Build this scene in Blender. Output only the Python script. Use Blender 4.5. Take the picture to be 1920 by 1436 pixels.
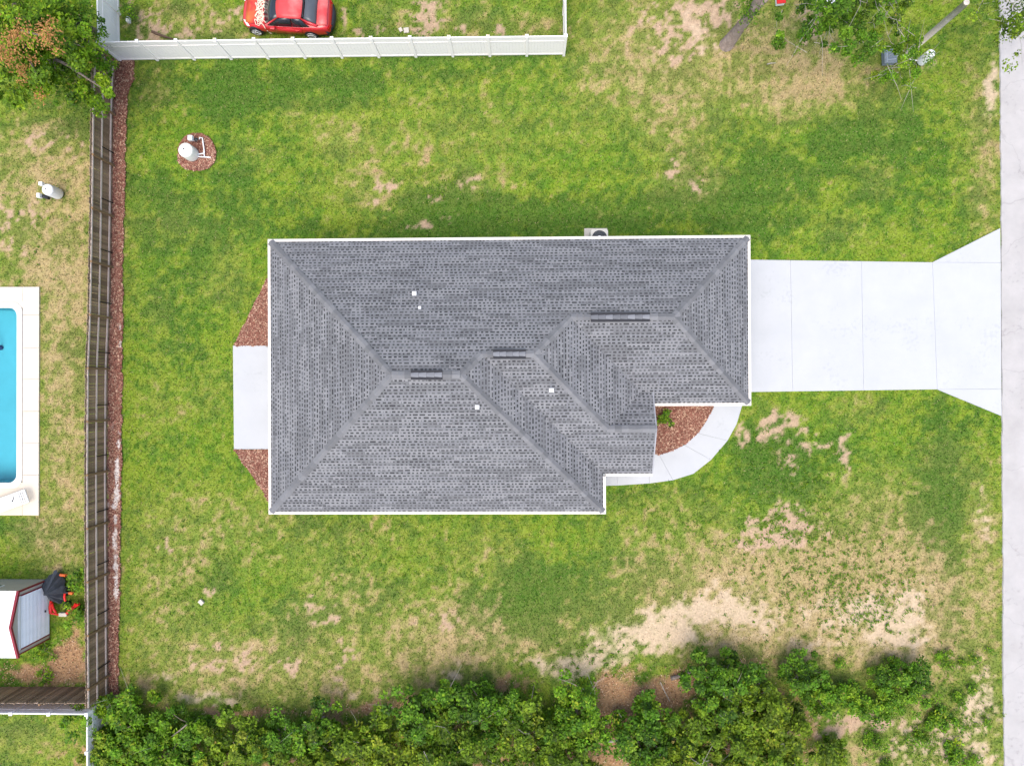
import bpy, bmesh, math, random
import numpy as np
from mathutils import Vector, Matrix, Euler

random.seed(7)
RNG = np.random.default_rng(11)
scene = bpy.context.scene
for o in list(bpy.data.objects):
    bpy.data.objects.remove(o)
R = math.radians

# ------------------------------------------------------------------ camera
H = 34.0                      # drone height in metres, straight above the world origin
FPX = 1280.0                  # focal length in photo pixels (24 mm equivalent)
cam_d = bpy.data.cameras.new('camera')
cam_d.sensor_fit = 'HORIZONTAL'
cam_d.sensor_width = 36.0
cam_d.lens = 24.0
cam_d.clip_end = 2000.0
cam = bpy.data.objects.new('camera', cam_d)
scene.collection.objects.link(cam)
cam.location = (0, 0, H)
CAM_ROT = Euler((0.0031, 0.01953, 0.0), 'XYZ')
cam.rotation_euler = CAM_ROT
scene.camera = cam
CM = CAM_ROT.to_matrix()

# ------------------------------------------------------------------ sky, sun, exposure
SUN_EL, SUN_AZ = R(71), (-0.35, -0.937)      # sun stands to the lower left of the picture, hazy
world = bpy.data.worlds.new('World')
scene.world = world
world.use_nodes = True
nt = world.node_tree
bg = nt.nodes['Background']
sky = nt.nodes.new('ShaderNodeTexSky')
sky.sky_type = 'NISHITA'
sky.sun_disc = False
sky.sun_elevation = SUN_EL
sky.sun_rotation = math.atan2(SUN_AZ[0], SUN_AZ[1])
sky.air_density = 1.0
sky.dust_density = 3.2
sky.ozone_density = 1.0
nt.links.new(sky.outputs[0], bg.inputs[0])
bg.inputs[1].default_value = 0.15
sun_d = bpy.data.lights.new('sun', 'SUN')
sun_d.energy = 1.05
sun_d.angle = R(60)
sun_d.color = (1.0, 0.95, 0.87)
sun = bpy.data.objects.new('sun', sun_d)
scene.collection.objects.link(sun)
sdir = Vector((SUN_AZ[0] * math.cos(SUN_EL), SUN_AZ[1] * math.cos(SUN_EL), math.sin(SUN_EL)))
sun.rotation_euler = sdir.to_track_quat('Z', 'Y').to_euler()
sun.location = (0, 0, 60)
vs = scene.view_settings
vs.view_transform = 'Standard'
vs.look = 'None'
vs.gamma = 1.0
vs.use_curve_mapping = False
vs.exposure = 1.12

# ------------------------------------------------------------------ survey: photo pixel -> point at height z
def P(px, py, z=0.0):
    d = CM @ Vector(((px - 960.0) / FPX, -(py - 718.0) / FPX, -1.0))
    t = (z - H) / d.z
    return Vector((d.x * t, d.y * t, z))

CMI = np.array(CM.transposed())
def W2P(x, y, z=0.0):
    v = np.stack([x, y, np.full_like(x, z - H)], -1) @ CMI.T
    return 960.0 + FPX * v[..., 0] / -v[..., 2], 718.0 - FPX * v[..., 1] / -v[..., 2]

# ------------------------------------------------------------------ helpers
col = scene.collection

def link(o, parent=None):
    col.objects.link(o)
    if parent is not None:
        o.parent = parent
    return o

def empty(name, loc=(0, 0, 0), rz=0.0, parent=None):
    o = bpy.data.objects.new(name, None)
    o.empty_display_size = 0.2
    o.location = loc
    o.rotation_euler = (0, 0, rz)
    return link(o, parent)

def tag(o, label=None, cat=None, group=None, kind=None):
    if label: o['label'] = label
    if cat: o['category'] = cat
    if group: o['group'] = group
    if kind: o['kind'] = kind
    return o

class MB:
    """collects shapes, links them as one mesh object"""
    def __init__(s):
        s.v, s.f, s.c = [], [], []
    def add(s, vs_, fs_, c=None):
        n = len(s.v)
        s.v += [tuple(v) for v in vs_]
        for f in fs_:
            s.f.append(tuple(i + n for i in f))
            s.c.append(c)
        return s
    def box(s, x0, x1, y0, y1, z0, z1, m=None, c=None, taper=0.0):
        t = taper
        vs_ = [Vector(p) for p in ((x0, y0, z0), (x1, y0, z0), (x1, y1, z0), (x0, y1, z0),
               (x0 + t, y0 + t, z1), (x1 - t, y0 + t, z1), (x1 - t, y1 - t, z1), (x0 + t, y1 - t, z1))]
        if m is not None:
            vs_ = [m @ v for v in vs_]
        return s.add(vs_, [(3, 2, 1, 0), (4, 5, 6, 7), (0, 1, 5, 4), (1, 2, 6, 5), (2, 3, 7, 6), (3, 0, 4, 7)], c)
    def tube(s, pts, rad, n=8, cap=True, c=None):
        pts = [Vector(p) for p in pts]
        if not hasattr(rad, '__len__'): rad = [rad] * len(pts)
        rings = []
        for i, p in enumerate(pts):
            a = pts[max(i - 1, 0)]; b = pts[min(i + 1, len(pts) - 1)]
            d = (b - a).normalized() if (b - a).length > 1e-9 else Vector((0, 0, 1))
            up = Vector((0, 0, 1)) if abs(d.z) < 0.9 else Vector((1, 0, 0))
            x = d.cross(up).normalized(); y = x.cross(d).normalized()
            rings.append([p + (x * math.cos(2 * math.pi * k / n) + y * math.sin(2 * math.pi * k / n)) * rad[i] for k in range(n)])
        vs_ = [v for r in rings for v in r]
        fs_ = []
        for i in range(len(pts) - 1):
            for k in range(n):
                k2 = (k + 1) % n
                fs_.append((i * n + k, i * n + k2, (i + 1) * n + k2, (i + 1) * n + k))
        if cap:
            fs_.append(tuple(range(n)))
            fs_.append(tuple((len(pts) - 1) * n + k for k in reversed(range(n))))
        return s.add(vs_, fs_, c)
    def lathe(s, prof, n=24, o=(0, 0, 0), c=None):
        o = Vector(o)
        vs_, fs_ = [], []
        for r, z in prof:
            for k in range(n):
                a = 2 * math.pi * k / n
                vs_.append(o + Vector((r * math.cos(a), r * math.sin(a), z)))
        for i in range(len(prof) - 1):
            for k in range(n):
                k2 = (k + 1) % n
                fs_.append((i * n + k, i * n + k2, (i + 1) * n + k2, (i + 1) * n + k))
        if prof[0][0] > 1e-4: fs_.append(tuple(reversed(range(n))))
        if prof[-1][0] > 1e-4: fs_.append(tuple((len(prof) - 1) * n + k for k in range(n)))
        return s.add(vs_, fs_, c)
    def prism(s, pts, z0, z1, c=None, bevel=0.0):
        """polygon in plan (x,y) raised from z0 to z1"""
        n = len(pts)
        area = sum(pts[i][0] * pts[(i + 1) % n][1] - pts[(i + 1) % n][0] * pts[i][1] for i in range(n))
        if area < 0: pts = list(reversed(pts))
        vs_ = [(p[0], p[1], z0) for p in pts] + [(p[0], p[1], z1) for p in pts]
        fs_ = [tuple(reversed(range(n))), tuple(range(n, 2 * n))]
        fs_ += [(i, (i + 1) % n, n + (i + 1) % n, n + i) for i in range(n)]
        return s.add(vs_, fs_, c)
    def mesh(s, name):
        me = bpy.data.meshes.new(name)
        me.from_pydata(s.v, [], s.f)
        me.update()
        if any(c is not None for c in s.c):
            at = me.color_attributes.new('col', 'FLOAT_COLOR', 'CORNER')
            buf = np.ones((len(me.loops), 4), np.float32)
            tot = np.array([len(f) for f in s.f])
            cc = np.array([(c if c is not None else (1, 1, 1)) for c in s.c], np.float32)
            buf[:, :3] = np.repeat(cc, tot, axis=0)
            at.data.foreach_set('color', buf.ravel())
        return me
    def build(s, name, mat, parent=None, smooth=False, bevel=0.0, loc=None):
        me = s.mesh(name)
        if bevel > 0:
            bm = bmesh.new(); bm.from_mesh(me)
            bmesh.ops.recalc_face_normals(bm, faces=bm.faces)
            bmesh.ops.bevel(bm, geom=list(bm.edges), offset=bevel, segments=2, profile=0.6, affect='EDGES', clamp_overlap=True)
            bm.to_mesh(me); bm.free()
        if mat is not None: me.materials.append(mat)
        if smooth: me.shade_smooth()
        o = bpy.data.objects.new(name, me)
        if loc is not None: o.location = loc
        return link(o, parent)

def place(name, me, parent=None, loc=(0, 0, 0), rot=(0, 0, 0), scale=(1, 1, 1)):
    o = bpy.data.objects.new(name, me)
    o.location = loc; o.rotation_euler = rot; o.scale = scale
    return link(o, parent)

def np_mesh(name, verts, loop_verts, loop_starts, colors, mat, parent=None, smooth=False):
    """big meshes straight from arrays; colors per point"""
    me = bpy.data.meshes.new(name)
    me.vertices.add(len(verts)); me.vertices.foreach_set('co', np.ascontiguousarray(verts, np.float32).ravel())
    me.loops.add(len(loop_verts)); me.loops.foreach_set('vertex_index', np.ascontiguousarray(loop_verts, np.int32))
    me.polygons.add(len(loop_starts))
    me.polygons.foreach_set('loop_start', np.ascontiguousarray(loop_starts, np.int32))
    if smooth:
        me.polygons.foreach_set('use_smooth', np.ones(len(loop_starts), bool))
    me.update(calc_edges=True)
    if colors is not None:
        at = me.attributes.new('col', 'FLOAT_COLOR', 'POINT')
        buf = np.ones((len(verts), 4), np.float32); buf[:, :3] = colors
        at.data.foreach_set('color', buf.ravel())
    me.materials.append(mat)
    o = bpy.data.objects.new(name, me)
    return link(o, parent)

# ------------------------------------------------------------------ value noise for layout maps
def vnoise(x, y, scale, seed):
    g = np.random.default_rng(seed).random((256, 256)).astype(np.float32)
    u, v = x / scale, y / scale
    i, j = np.floor(u).astype(int), np.floor(v).astype(int)
    fu, fv = u - i, v - j
    fu = fu * fu * (3 - 2 * fu); fv = fv * fv * (3 - 2 * fv)
    a = g[i & 255, j & 255]; b = g[(i + 1) & 255, j & 255]
    c = g[i & 255, (j + 1) & 255]; d = g[(i + 1) & 255, (j + 1) & 255]
    return (a * (1 - fu) + b * fu) * (1 - fv) + (c * (1 - fu) + d * fu) * fv

def fbm(x, y, scale, seed, octv=3):
    s, a, t = 0, 1.0, 0
    for k in range(octv):
        s = s + a * vnoise(x + 17.3 * k, y - 9.1 * k, scale / 2 ** k, seed + k); t += a; a *= 0.55
    return s / t

def sstep(a, b, x):
    t = np.clip((x - a) / (b - a), 0, 1)
    return t * t * (3 - 2 * t)

# ------------------------------------------------------------------ materials
def nodes_of(m):
    m.use_nodes = True
    return m.node_tree.nodes, m.node_tree.links, m.node_tree.nodes['Principled BSDF']

def mat(name, c, rough=0.6, var=0.12, scale=4.0, bump=0.0, bscale=40.0, metal=0.0, attr=False, spec=0.3, tint=None, coat=0.0, detail=6.0):
    m = bpy.data.materials.new(name)
    N, L, B = nodes_of(m)
    tc = N.new('ShaderNodeTexCoord')
    no = N.new('ShaderNodeTexNoise'); no.inputs['Scale'].default_value = scale; no.inputs['Detail'].default_value = detail
    no.inputs['Roughness'].default_value = 0.65
    L.new(tc.outputs['Object'], no.inputs['Vector'])
    mr = N.new('ShaderNodeMapRange'); mr.inputs[1].default_value = 0.25; mr.inputs[2].default_value = 0.75
    mr.inputs[3].default_value = 1 - var; mr.inputs[4].default_value = 1 + var
    L.new(no.outputs['Fac'], mr.inputs[0])
    mx = N.new('ShaderNodeMix'); mx.data_type = 'RGBA'; mx.blend_type = 'MULTIPLY'; mx.inputs[0].default_value = 1
    if attr:
        at = N.new('ShaderNodeAttribute'); at.attribute_name = 'col'
        L.new(at.outputs['Color'], mx.inputs[6])
    else:
        mx.inputs[6].default_value = (*c, 1)
    if tint:
        t2 = N.new('ShaderNodeMix'); t2.data_type = 'RGBA'
        n2 = N.new('ShaderNodeTexNoise'); n2.inputs['Scale'].default_value = scale * 0.37; n2.inputs['Detail'].default_value = 5
        L.new(tc.outputs['Object'], n2.inputs['Vector'])
        r2 = N.new('ShaderNodeMapRange'); r2.inputs[1].default_value = 0.45; r2.inputs[2].default_value = 0.7
        L.new(n2.outputs['Fac'], r2.inputs[0]); L.new(r2.outputs[0], t2.inputs[0])
        if attr: L.new(at.outputs['Color'], t2.inputs[6])
        else: t2.inputs[6].default_value = (*c, 1)
        t2.inputs[7].default_value = (*tint, 1)
        L.new(t2.outputs[2], mx.inputs[6])
    L.new(mr.outputs[0], mx.inputs[7])
    L.new(mx.outputs[2], B.inputs['Base Color'])
    B.inputs['Roughness'].default_value = rough
    B.inputs['Metallic'].default_value = metal
    B.inputs['Specular IOR Level'].default_value = spec
    B.inputs['Coat Weight'].default_value = coat
    if bump > 0:
        nb = N.new('ShaderNodeTexNoise'); nb.inputs['Scale'].default_value = bscale; nb.inputs['Detail'].default_value = 4
        L.new(tc.outputs['Object'], nb.inputs['Vector'])
        bp = N.new('ShaderNodeBump'); bp.inputs['Strength'].default_value = bump; bp.inputs['Distance'].default_value = 0.02
        L.new(nb.outputs['Fac'], bp.inputs['Height']); L.new(bp.outputs[0], B.inputs['Normal'])
    return m

def leaf_mat(name, trans=0.3, rough=0.5):
    m = bpy.data.materials.new(name)
    N, L, B = nodes_of(m)
    at = N.new('ShaderNodeAttribute'); at.attribute_name = 'col'
    L.new(at.outputs['Color'], B.inputs['Base Color'])
    B.inputs['Roughness'].default_value = rough
    B.inputs['Specular IOR Level'].default_value = 0.25
    tr = N.new('ShaderNodeBsdfTranslucent'); L.new(at.outputs['Color'], tr.inputs['Color'])
    mx = N.new('ShaderNodeMixShader'); mx.inputs[0].default_value = trans
    L.new(B.outputs[0], mx.inputs[1]); L.new(tr.outputs[0], mx.inputs[2])
    L.new(mx.outputs[0], N['Material Output'].inputs[0])
    return m

M = {}
M['ground'] = mat('ground_soil', (0.2, 0.2, 0.1), 0.95, 0.30, 9.0, 0.6, 30, attr=True, spec=0.05, detail=10)
M['grass'] = leaf_mat('grass_blades', 0.35, 0.6)
M['leaf'] = leaf_mat('tree_leaves', 0.42, 0.5)
M['mulch'] = mat('mulch', (0.2, 0.08, 0.05), 0.9, 0.25, 20, 0.5, 60, attr=True, spec=0.1)
M['concrete'] = mat('concrete', (0.438, 0.445, 0.445), 0.75, 0.045, 0.9, 0.12, 90, spec=0.2, tint=(0.422, 0.430, 0.432), detail=9)
M['road'] = mat('road_surface', (0.415, 0.395, 0.375), 0.9, 0.10, 1.2, 0.5, 120, spec=0.15, tint=(0.385, 0.365, 0.345), detail=12)
M['shingle'] = mat('asphalt_shingle', (0.2, 0.2, 0.2), 0.92, 0.10, 1.3, 0.35, 160, attr=True, spec=0.12, detail=10)
M['cap'] = mat('ridge_cap_shingle', (0.225, 0.228, 0.235), 0.92, 0.16, 3.0, 0.35, 160, spec=0.12, detail=8)
M['deck_dark'] = mat('roof_underlay', (0.16, 0.165, 0.175), 0.95, 0.1, 4, spec=0.1)
M['vent'] = mat('ridge_vent', (0.03, 0.03, 0.033), 0.8, 0.2, 8)
M['fascia'] = mat('fascia_paint', (0.69, 0.635, 0.555), 0.5, 0.03, 1.5)
M['stucco'] = mat('stucco_wall', (0.62, 0.60, 0.56), 0.9, 0.06, 3, 0.3, 60)
M['vinyl'] = mat('white_vinyl', (0.875, 0.825, 0.785), 0.45, 0.05, 1.1, tint=(0.84, 0.79, 0.74))
M['white'] = mat('white_paint', (0.80, 0.80, 0.78), 0.4, 0.03, 5)
M['wood'] = mat('weathered_picket', (0.125, 0.082, 0.052), 0.9, 0.35, 6, 0.4, 40, spec=0.1, tint=(0.17, 0.125, 0.09))
M['wood_rail'] = mat('weathered_rail_sunlit', (0.58, 0.47, 0.40), 0.9, 0.2, 6, 0.3, 40, spec=0.1)  # sunlight on the rail tops is put into this pale wood tone
M['wood_post'] = mat('weathered_post', (0.22, 0.14, 0.075), 0.9, 0.25, 6, 0.3, 40, spec=0.1)
M['near_black'] = mat('near_black_mat', (0.012, 0.011, 0.01), 0.6, 0.2, 8)
M['glass'] = mat('dark_glass', (0.02, 0.025, 0.03), 0.08, 0.1, 3, spec=0.6)
M['red_paint'] = mat('red_car_paint', (0.52, 0.022, 0.028), 0.28, 0.12, 1.6, spec=0.5, coat=0.5)
M['red_faded'] = mat('red_faded_clearcoat', (0.60, 0.055, 0.055), 0.45, 0.14, 3.0, spec=0.4, tint=(0.66, 0.20, 0.18), coat=0.1)
M['hood_worn'] = mat('hood_worn_paint', (0.50, 0.025, 0.03), 0.5, 0.1, 3, tint=(0.62, 0.19, 0.05))
M['black'] = mat('black_plastic', (0.022, 0.023, 0.026), 0.5, 0.25, 5)
M['rubber'] = mat('tyre_rubber', (0.02, 0.02, 0.02), 0.85, 0.2, 8)
M['alloy'] = mat('alloy_rim', (0.62, 0.63, 0.65), 0.3, 0.05, 6, metal=0.6)
M['amber'] = mat('tail_lens', (0.35, 0.01, 0.01), 0.2, 0.1, 5, spec=0.5)
M['lens'] = mat('head_lens', (0.75, 0.75, 0.72), 0.15, 0.05, 5, spec=0.5)
M['rope'] = mat('cream_rope', (0.72, 0.62, 0.48), 0.9, 0.15, 30)
M['metal_wall'] = mat('beige_metal_wall', (0.50, 0.45, 0.37), 0.5, 0.07, 2)
M['metal_roof'] = mat('white_metal_roof', (0.80, 0.795, 0.78), 0.4, 0.03, 1.5)
M['maroon'] = mat('maroon_trim', (0.22, 0.018, 0.028), 0.4, 0.1, 4)
M['door_white'] = mat('rollup_door', (0.88, 0.88, 0.87), 0.4, 0.05, 2)
M['tarp'] = mat('black_tarp', (0.055, 0.06, 0.07), 0.55, 0.2, 5, 0.4, 14)
M['red_plastic'] = mat('red_machine_paint', (0.62, 0.022, 0.018), 0.4, 0.15, 6)
M['orange_plastic'] = mat('orange_grip', (0.65, 0.13, 0.03), 0.5, 0.1, 6)
M['pool_deck'] = mat('pool_deck', (0.60, 0.535, 0.44), 0.8, 0.03, 1.2, 0.1, 60, tint=(0.59, 0.515, 0.405))
M['coping'] = mat('pool_coping', (0.66, 0.64, 0.60), 0.6, 0.03, 2)
M['pool_shell'] = mat('pool_plaster', (0.155, 0.455, 0.50), 0.7, 0.10, 0.6)
M['tank'] = mat('tank_white', (0.76, 0.77, 0.78), 0.4, 0.03, 2, tint=(0.72, 0.72, 0.66))
M['tank_cream'] = mat('tank_cream', (0.74, 0.73, 0.66), 0.4, 0.04, 2)
M['pvc'] = mat('pvc_pipe', (0.80, 0.80, 0.78), 0.4, 0.03, 5)
M['grey_plastic'] = mat('grey_plastic', (0.20, 0.225, 0.25), 0.5, 0.1, 4)
M['ac'] = mat('ac_cabinet', (0.60, 0.565, 0.49), 0.5, 0.05, 4)
M['bark'] = mat('grey_bark', (0.21, 0.165, 0.135), 0.9, 0.35, 7, 0.7, 30, spec=0.1, tint=(0.27, 0.22, 0.19))
M['twig'] = mat('pale_twig', (0.34, 0.30, 0.25), 0.9, 0.2, 8)
M['pole'] = mat('weathered_pole', (0.50, 0.44, 0.38), 0.9, 0.3, 5, 0.3, 30, tint=(0.54, 0.48, 0.42))
M['brownwood'] = mat('dark_log', (0.12, 0.075, 0.05), 0.9, 0.3, 8, 0.5, 30)
M['paver'] = mat('pale_paver', (0.52, 0.47, 0.39), 0.85, 0.08, 6)

def wear(m, spot=.80, sscale=7.0, crack=None):
    """small stains and hairline cracks on paving"""
    N, L, B = nodes_of(m)
    src = B.inputs['Base Color'].links[0].from_socket
    tc = N.new('ShaderNodeTexCoord')
    a = N.new('ShaderNodeTexNoise'); a.inputs['Scale'].default_value = sscale; a.inputs['Detail'].default_value = 3
    b = N.new('ShaderNodeTexNoise'); b.inputs['Scale'].default_value = .55; b.inputs['Detail'].default_value = 3
    L.new(tc.outputs['Object'], a.inputs['Vector']); L.new(tc.outputs['Object'], b.inputs['Vector'])
    ml = N.new('ShaderNodeMath'); ml.operation = 'MULTIPLY'; L.new(a.outputs['Fac'], ml.inputs[0]); L.new(b.outputs['Fac'], ml.inputs[1])
    r = N.new('ShaderNodeMapRange'); r.inputs[1].default_value = .33; r.inputs[2].default_value = .42; r.inputs[3].default_value = 1; r.inputs[4].default_value = spot
    L.new(ml.outputs[0], r.inputs[0])
    mx = N.new('ShaderNodeMix'); mx.data_type = 'RGBA'; mx.blend_type = 'MULTIPLY'; mx.inputs[0].default_value = 1
    L.new(src, mx.inputs[6]); L.new(r.outputs[0], mx.inputs[7])
    out = mx.outputs[2]
    if crack:
        v = N.new('ShaderNodeTexVoronoi'); v.feature = 'DISTANCE_TO_EDGE'; v.inputs['Scale'].default_value = crack
        ad = N.new('ShaderNodeVectorMath'); ad.operation = 'MULTIPLY_ADD'; ad.inputs[1].default_value = (1.2, 1.2, 0)
        n3 = N.new('ShaderNodeTexNoise'); n3.inputs['Scale'].default_value = 1.1; n3.inputs['Detail'].default_value = 5
        L.new(tc.outputs['Object'], n3.inputs['Vector']); L.new(n3.outputs['Color'], ad.inputs[0]); L.new(tc.outputs['Object'], ad.inputs[2])
        L.new(ad.outputs[0], v.inputs['Vector'])
        cr = N.new('ShaderNodeMapRange'); cr.inputs[1].default_value = .001; cr.inputs[2].default_value = .006; cr.inputs[3].default_value = .84; cr.inputs[4].default_value = 1
        L.new(v.outputs['Distance'], cr.inputs[0])
        m2 = N.new('ShaderNodeMix'); m2.data_type = 'RGBA'; m2.blend_type = 'MULTIPLY'; m2.inputs[0].default_value = 1
        L.new(out, m2.inputs[6]); L.new(cr.outputs[0], m2.inputs[7]); out = m2.outputs[2]
    L.new(out, B.inputs['Base Color'])
wear(M['concrete'], .92, 6.0)
wear(M['road'], .84, 5.0, .22)

def water_mat():
    m = bpy.data.materials.new('pool_water')
    N, L, B = nodes_of(m)
    tr = N.new('ShaderNodeBsdfTransparent'); tr.inputs[0].default_value = (0.62, 0.90, 0.97, 1)
    gl = N.new('ShaderNodeBsdfGlossy'); gl.inputs['Roughness'].default_value = 0.03
    fr = N.new('ShaderNodeFresnel'); fr.inputs[0].default_value = 1.33
    no = N.new('ShaderNodeTexNoise'); no.inputs['Scale'].default_value = 5.0
    bp = N.new('ShaderNodeBump'); bp.inputs['Strength'].default_value = 0.15
    L.new(no.outputs['Fac'], bp.inputs['Height']); L.new(bp.outputs[0], gl.inputs['Normal']); L.new(bp.outputs[0], fr.inputs['Normal'])
    mx = N.new('ShaderNodeMixShader')
    L.new(fr.outputs[0], mx.inputs[0]); L.new(tr.outputs[0], mx.inputs[1]); L.new(gl.outputs[0], mx.inputs[2])
    L.new(mx.outputs[0], N['Material Output'].inputs[0])
    return m
M['water'] = water_mat()

# ================================================================== GROUND
# what grows where: soft patches in survey coordinates (photo px of ground points): cx, cy, rx, ry, amount
DRY = [(860, 250, 170, 80, .30), (650, 265, 60, 35, .45), (560, 220, 40, 20, .25), (690, 360, 80, 40, .42), (880, 350, 60, 30, .3), (480, 290, 40, 30, .25),
       (1180, 90, 110, 90, .55), (1310, 60, 130, 110, .75), (1430, 130, 120, 70, .55), (1560, 140, 120, 60, .75), (1480, 190, 110, 40, .4), (1270, 250, 60, 60, .5),
       (1290, 340, 60, 40, .45), (1120, 200, 70, 60, .2), (1840, 200, 50, 160, .40), (1855, 330, 25, 120, .5), (1690, 60, 90, 40, .1), (1480, 60, 100, 60, .5),
       (1640, 330, 40, 30, .25), (1600, 430, 80, 30, .2), (1250, 180, 60, 50, .35),
       (330, 420, 60, 30, .2), (430, 520, 50, 60, .3), (300, 600, 40, 60, .15), (290, 760, 40, 60, .25), (390, 740, 40, 60, .25), (280, 160, 40, 50, .25),
       (330, 1010, 110, 90, .42), (480, 980, 80, 60, .3), (300, 1180, 80, 100, .40), (480, 1230, 120, 70, .42), (640, 1170, 90, 90, .40), (800, 1190, 90, 90, .55),
       (400, 1270, 160, 50, .55), (650, 1280, 160, 50, .55), (850, 1230, 90, 60, .6), (900, 1030, 90, 60, .35), (700, 1000, 90, 40, .3), (1000, 1220, 120, 60, .5), (590, 1050, 70, 60, .2),
       (1180, 1000, 90, 70, .2), (1270, 950, 80, 50, .25), (1350, 1060, 120, 60, .35), (1500, 1100, 190, 100, 1.0), (1600, 1150, 170, 90, .9), (1420, 1090, 130, 60, .6), (1620, 1060, 110, 110, .55), (1660, 960, 70, 70, .45),
       (1550, 1190, 220, 70, 1.1), (1480, 1130, 160, 60, .7), (1690, 1150, 70, 80, .7), (1400, 1200, 200, 40, .8), (1250, 1130, 140, 60, .6), (1720, 1140, 50, 90, .6), (1840, 1010, 35, 120, .65), (1850, 1250, 40, 150, .5), (1780, 860, 50, 40, .2),
       (1610, 770, 60, 30, .3), (1440, 780, 50, 30, .2), (1780, 1380, 120, 100, .55), (1600, 1400, 120, 60, .6),
       (90, 420, 110, 170, 1.1), (90, 300, 100, 40, .7), (120, 760, 50, 220, 1.1), (110, 1000, 60, 80, .6), (40, 1390, 100, 50, .45), (130, 500, 60, 80, .55), (60, 1020, 60, 40, .2),
       (320, 40, 90, 40, .55), (760, 40, 80, 50, .4), (860, 45, 60, 40, .35), (960, 40, 60, 30, .3), (430, 60, 60, 30, .5), (1010, 55, 40, 30, .4)]
LUSH = [(420, 150, 220, 60, .35), (900, 120, 300, 26, .4), (1250, 400, 300, 40, .3), (1600, 300, 220, 90, .18), (1800, 420, 70, 120, .3), (400, 420, 120, 60, .25), (330, 560, 60, 120, .25), (450, 170, 160, 50, .45), (620, 190, 80, 20, .45), (760, 150, 200, 40, .35), (900, 110, 120, 12, .45), (820, 390, 100, 40, .5), (900, 400, 200, 45, .5), (1100, 400, 130, 40, .45),
        (1320, 370, 130, 50, .45), (1420, 300, 120, 60, .35), (1700, 210, 90, 60, .35), (1650, 270, 80, 40, .45), (1500, 350, 150, 60, .3), (1420, 440, 120, 40, .3), (1270, 300, 40, 20, .4),
        (300, 350, 90, 60, .2), (480, 380, 90, 50, .25), (440, 330, 60, 40, .2), (410, 1085, 28, 30, .6), (545, 1165, 55, 45, .65), (690, 1100, 80, 55, .55), (980, 1140, 115, 75, 1.0),
        (900, 1180, 70, 60, .5), (1050, 1070, 120, 40, .3), (1180, 1050, 60, 30, .4), (600, 980, 90, 25, .5), (1180, 925, 120, 14, .5), (760, 440, 300, 14, .4),
        (1445, 850, 55, 35, .8), (1500, 870, 80, 45, .5), (1430, 810, 40, 30, .4), (1580, 850, 30, 30, .4), (1762, 1060, 34, 190, .8), (1790, 860, 60, 80, .4), (1745, 960, 50, 60, .4), (1770, 1170, 28, 90, .55), (1650, 755, 10, 8, .8), (1470, 920, 70, 20, .6), (1750, 780, 60, 25, .3),
        (80, 235, 120, 25, .6), (140, 660, 18, 22, .5), (40, 995, 60, 28, .75), (150, 1090, 20, 40, .5), (250, 30, 25, 60, .6), (330, 20, 40, 14, .6), (700, 40, 60, 30, .35), (900, 20, 40, 20, .5), (560, 75, 90, 8, .5), (640, 70, 40, 10, .5), (30, 1370, 60, 20, .3),
        (280, 210, 30, 160, .15), (1855, 265, 14, 10, .6), (1842, 396, 10, 8, .8)]
SAND = [(1310, 1155, 110, 22, .95), (1230, 1190, 80, 18, .4), (1180, 1225, 120, 22, .34), (1500, 1170, 140, 40, .22), (1600, 1210, 140, 22, .28), (1680, 1150, 60, 50, .28), (1220, 1195, 90, 22, .62), (1360, 1120, 70, 30, .45), (1050, 1255, 70, 26, .62), (1120, 1235, 60, 20, .45), (1640, 1155, 50, 24, .5), (1710, 1110, 30, 40, .45), (1700, 1180, 50, 25, .4), (1590, 1140, 60, 30, .35),
        (370, 1310, 60, 12, .55), (420, 1305, 40, 12, .55), (310, 1265, 26, 14, .5), (700, 1300, 90, 12, .3), (850, 1270, 36, 30, .42), (1700, 1400, 60, 40, .40), (1780, 1390, 60, 40, .40), (1840, 1290, 30, 60, .40), (1830, 1340, 40, 60, .45),
        (1866, 150, 10, 60, .5), (1862, 190, 10, 40, .5), (1845, 960, 20, 60, .35), (1740, 120, 16, 14, .5), (210, 1313, 14, 12, .8), (1840, 1420, 50, 30, .35), (1300, 40, 40, 40, .32), (1330, 90, 30, 30, .35), (560, 980, 5, 5, 0)]
BARE = [(1520, 825, 50, 16, .62), (1410, 820, 26, 20, .5), (1585, 850, 14, 40, .6), (1480, 870, 26, 30, .45), (1460, 975, 60, 22, .6), (1500, 1000, 50, 18, .6), (1400, 975, 22, 22, .5), (1440, 1010, 60, 12, .5),
        (730, 352, 26, 14, .62), (700, 372, 16, 12, .55), (800, 375, 22, 8, .55), (880, 345, 26, 14, .5), (810, 420, 50, 8, .4), (1262, 310, 22, 26, .45), (1300, 352, 14, 12, .6), (1250, 60, 60, 60, .45), (1320, 40, 60, 60, .5), (1520, 60, 22, 50, .42), (1380, 20, 60, 40, .4),
        (795, 35, 28, 40, .75), (865, 40, 14, 18, .6), (935, 52, 10, 10, .6), (270, 40, 30, 30, .5), (330, 60, 60, 16, .5), (420, 30, 40, 24, .45), (700, 60, 30, 20, .4), (640, 30, 8, 30, .5),
        (385, 1110, 22, 14, .45), (300, 1010, 40, 26, .32), (540, 1250, 30, 22, .38), (610, 1160, 24, 14, .45), (580, 1130, 12, 14, .4), (820, 1170, 40, 20, .45), (640, 1240, 26, 40, .38), (420, 1240, 80, 26, .35),
        (40, 400, 50, 26, .5), (100, 270, 60, 24, .4), (20, 450, 30, 40, .35), (1460, 790, 40, 14, .4), (1450, 800, 20, 12, .45), (1600, 1370, 60, 24, .6), (1660, 1360, 50, 26, .5), (1560, 1360, 40, 30, .6), (1780, 1240, 24, 20, .5), (1830, 1300, 20, 20, .4)]
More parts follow.
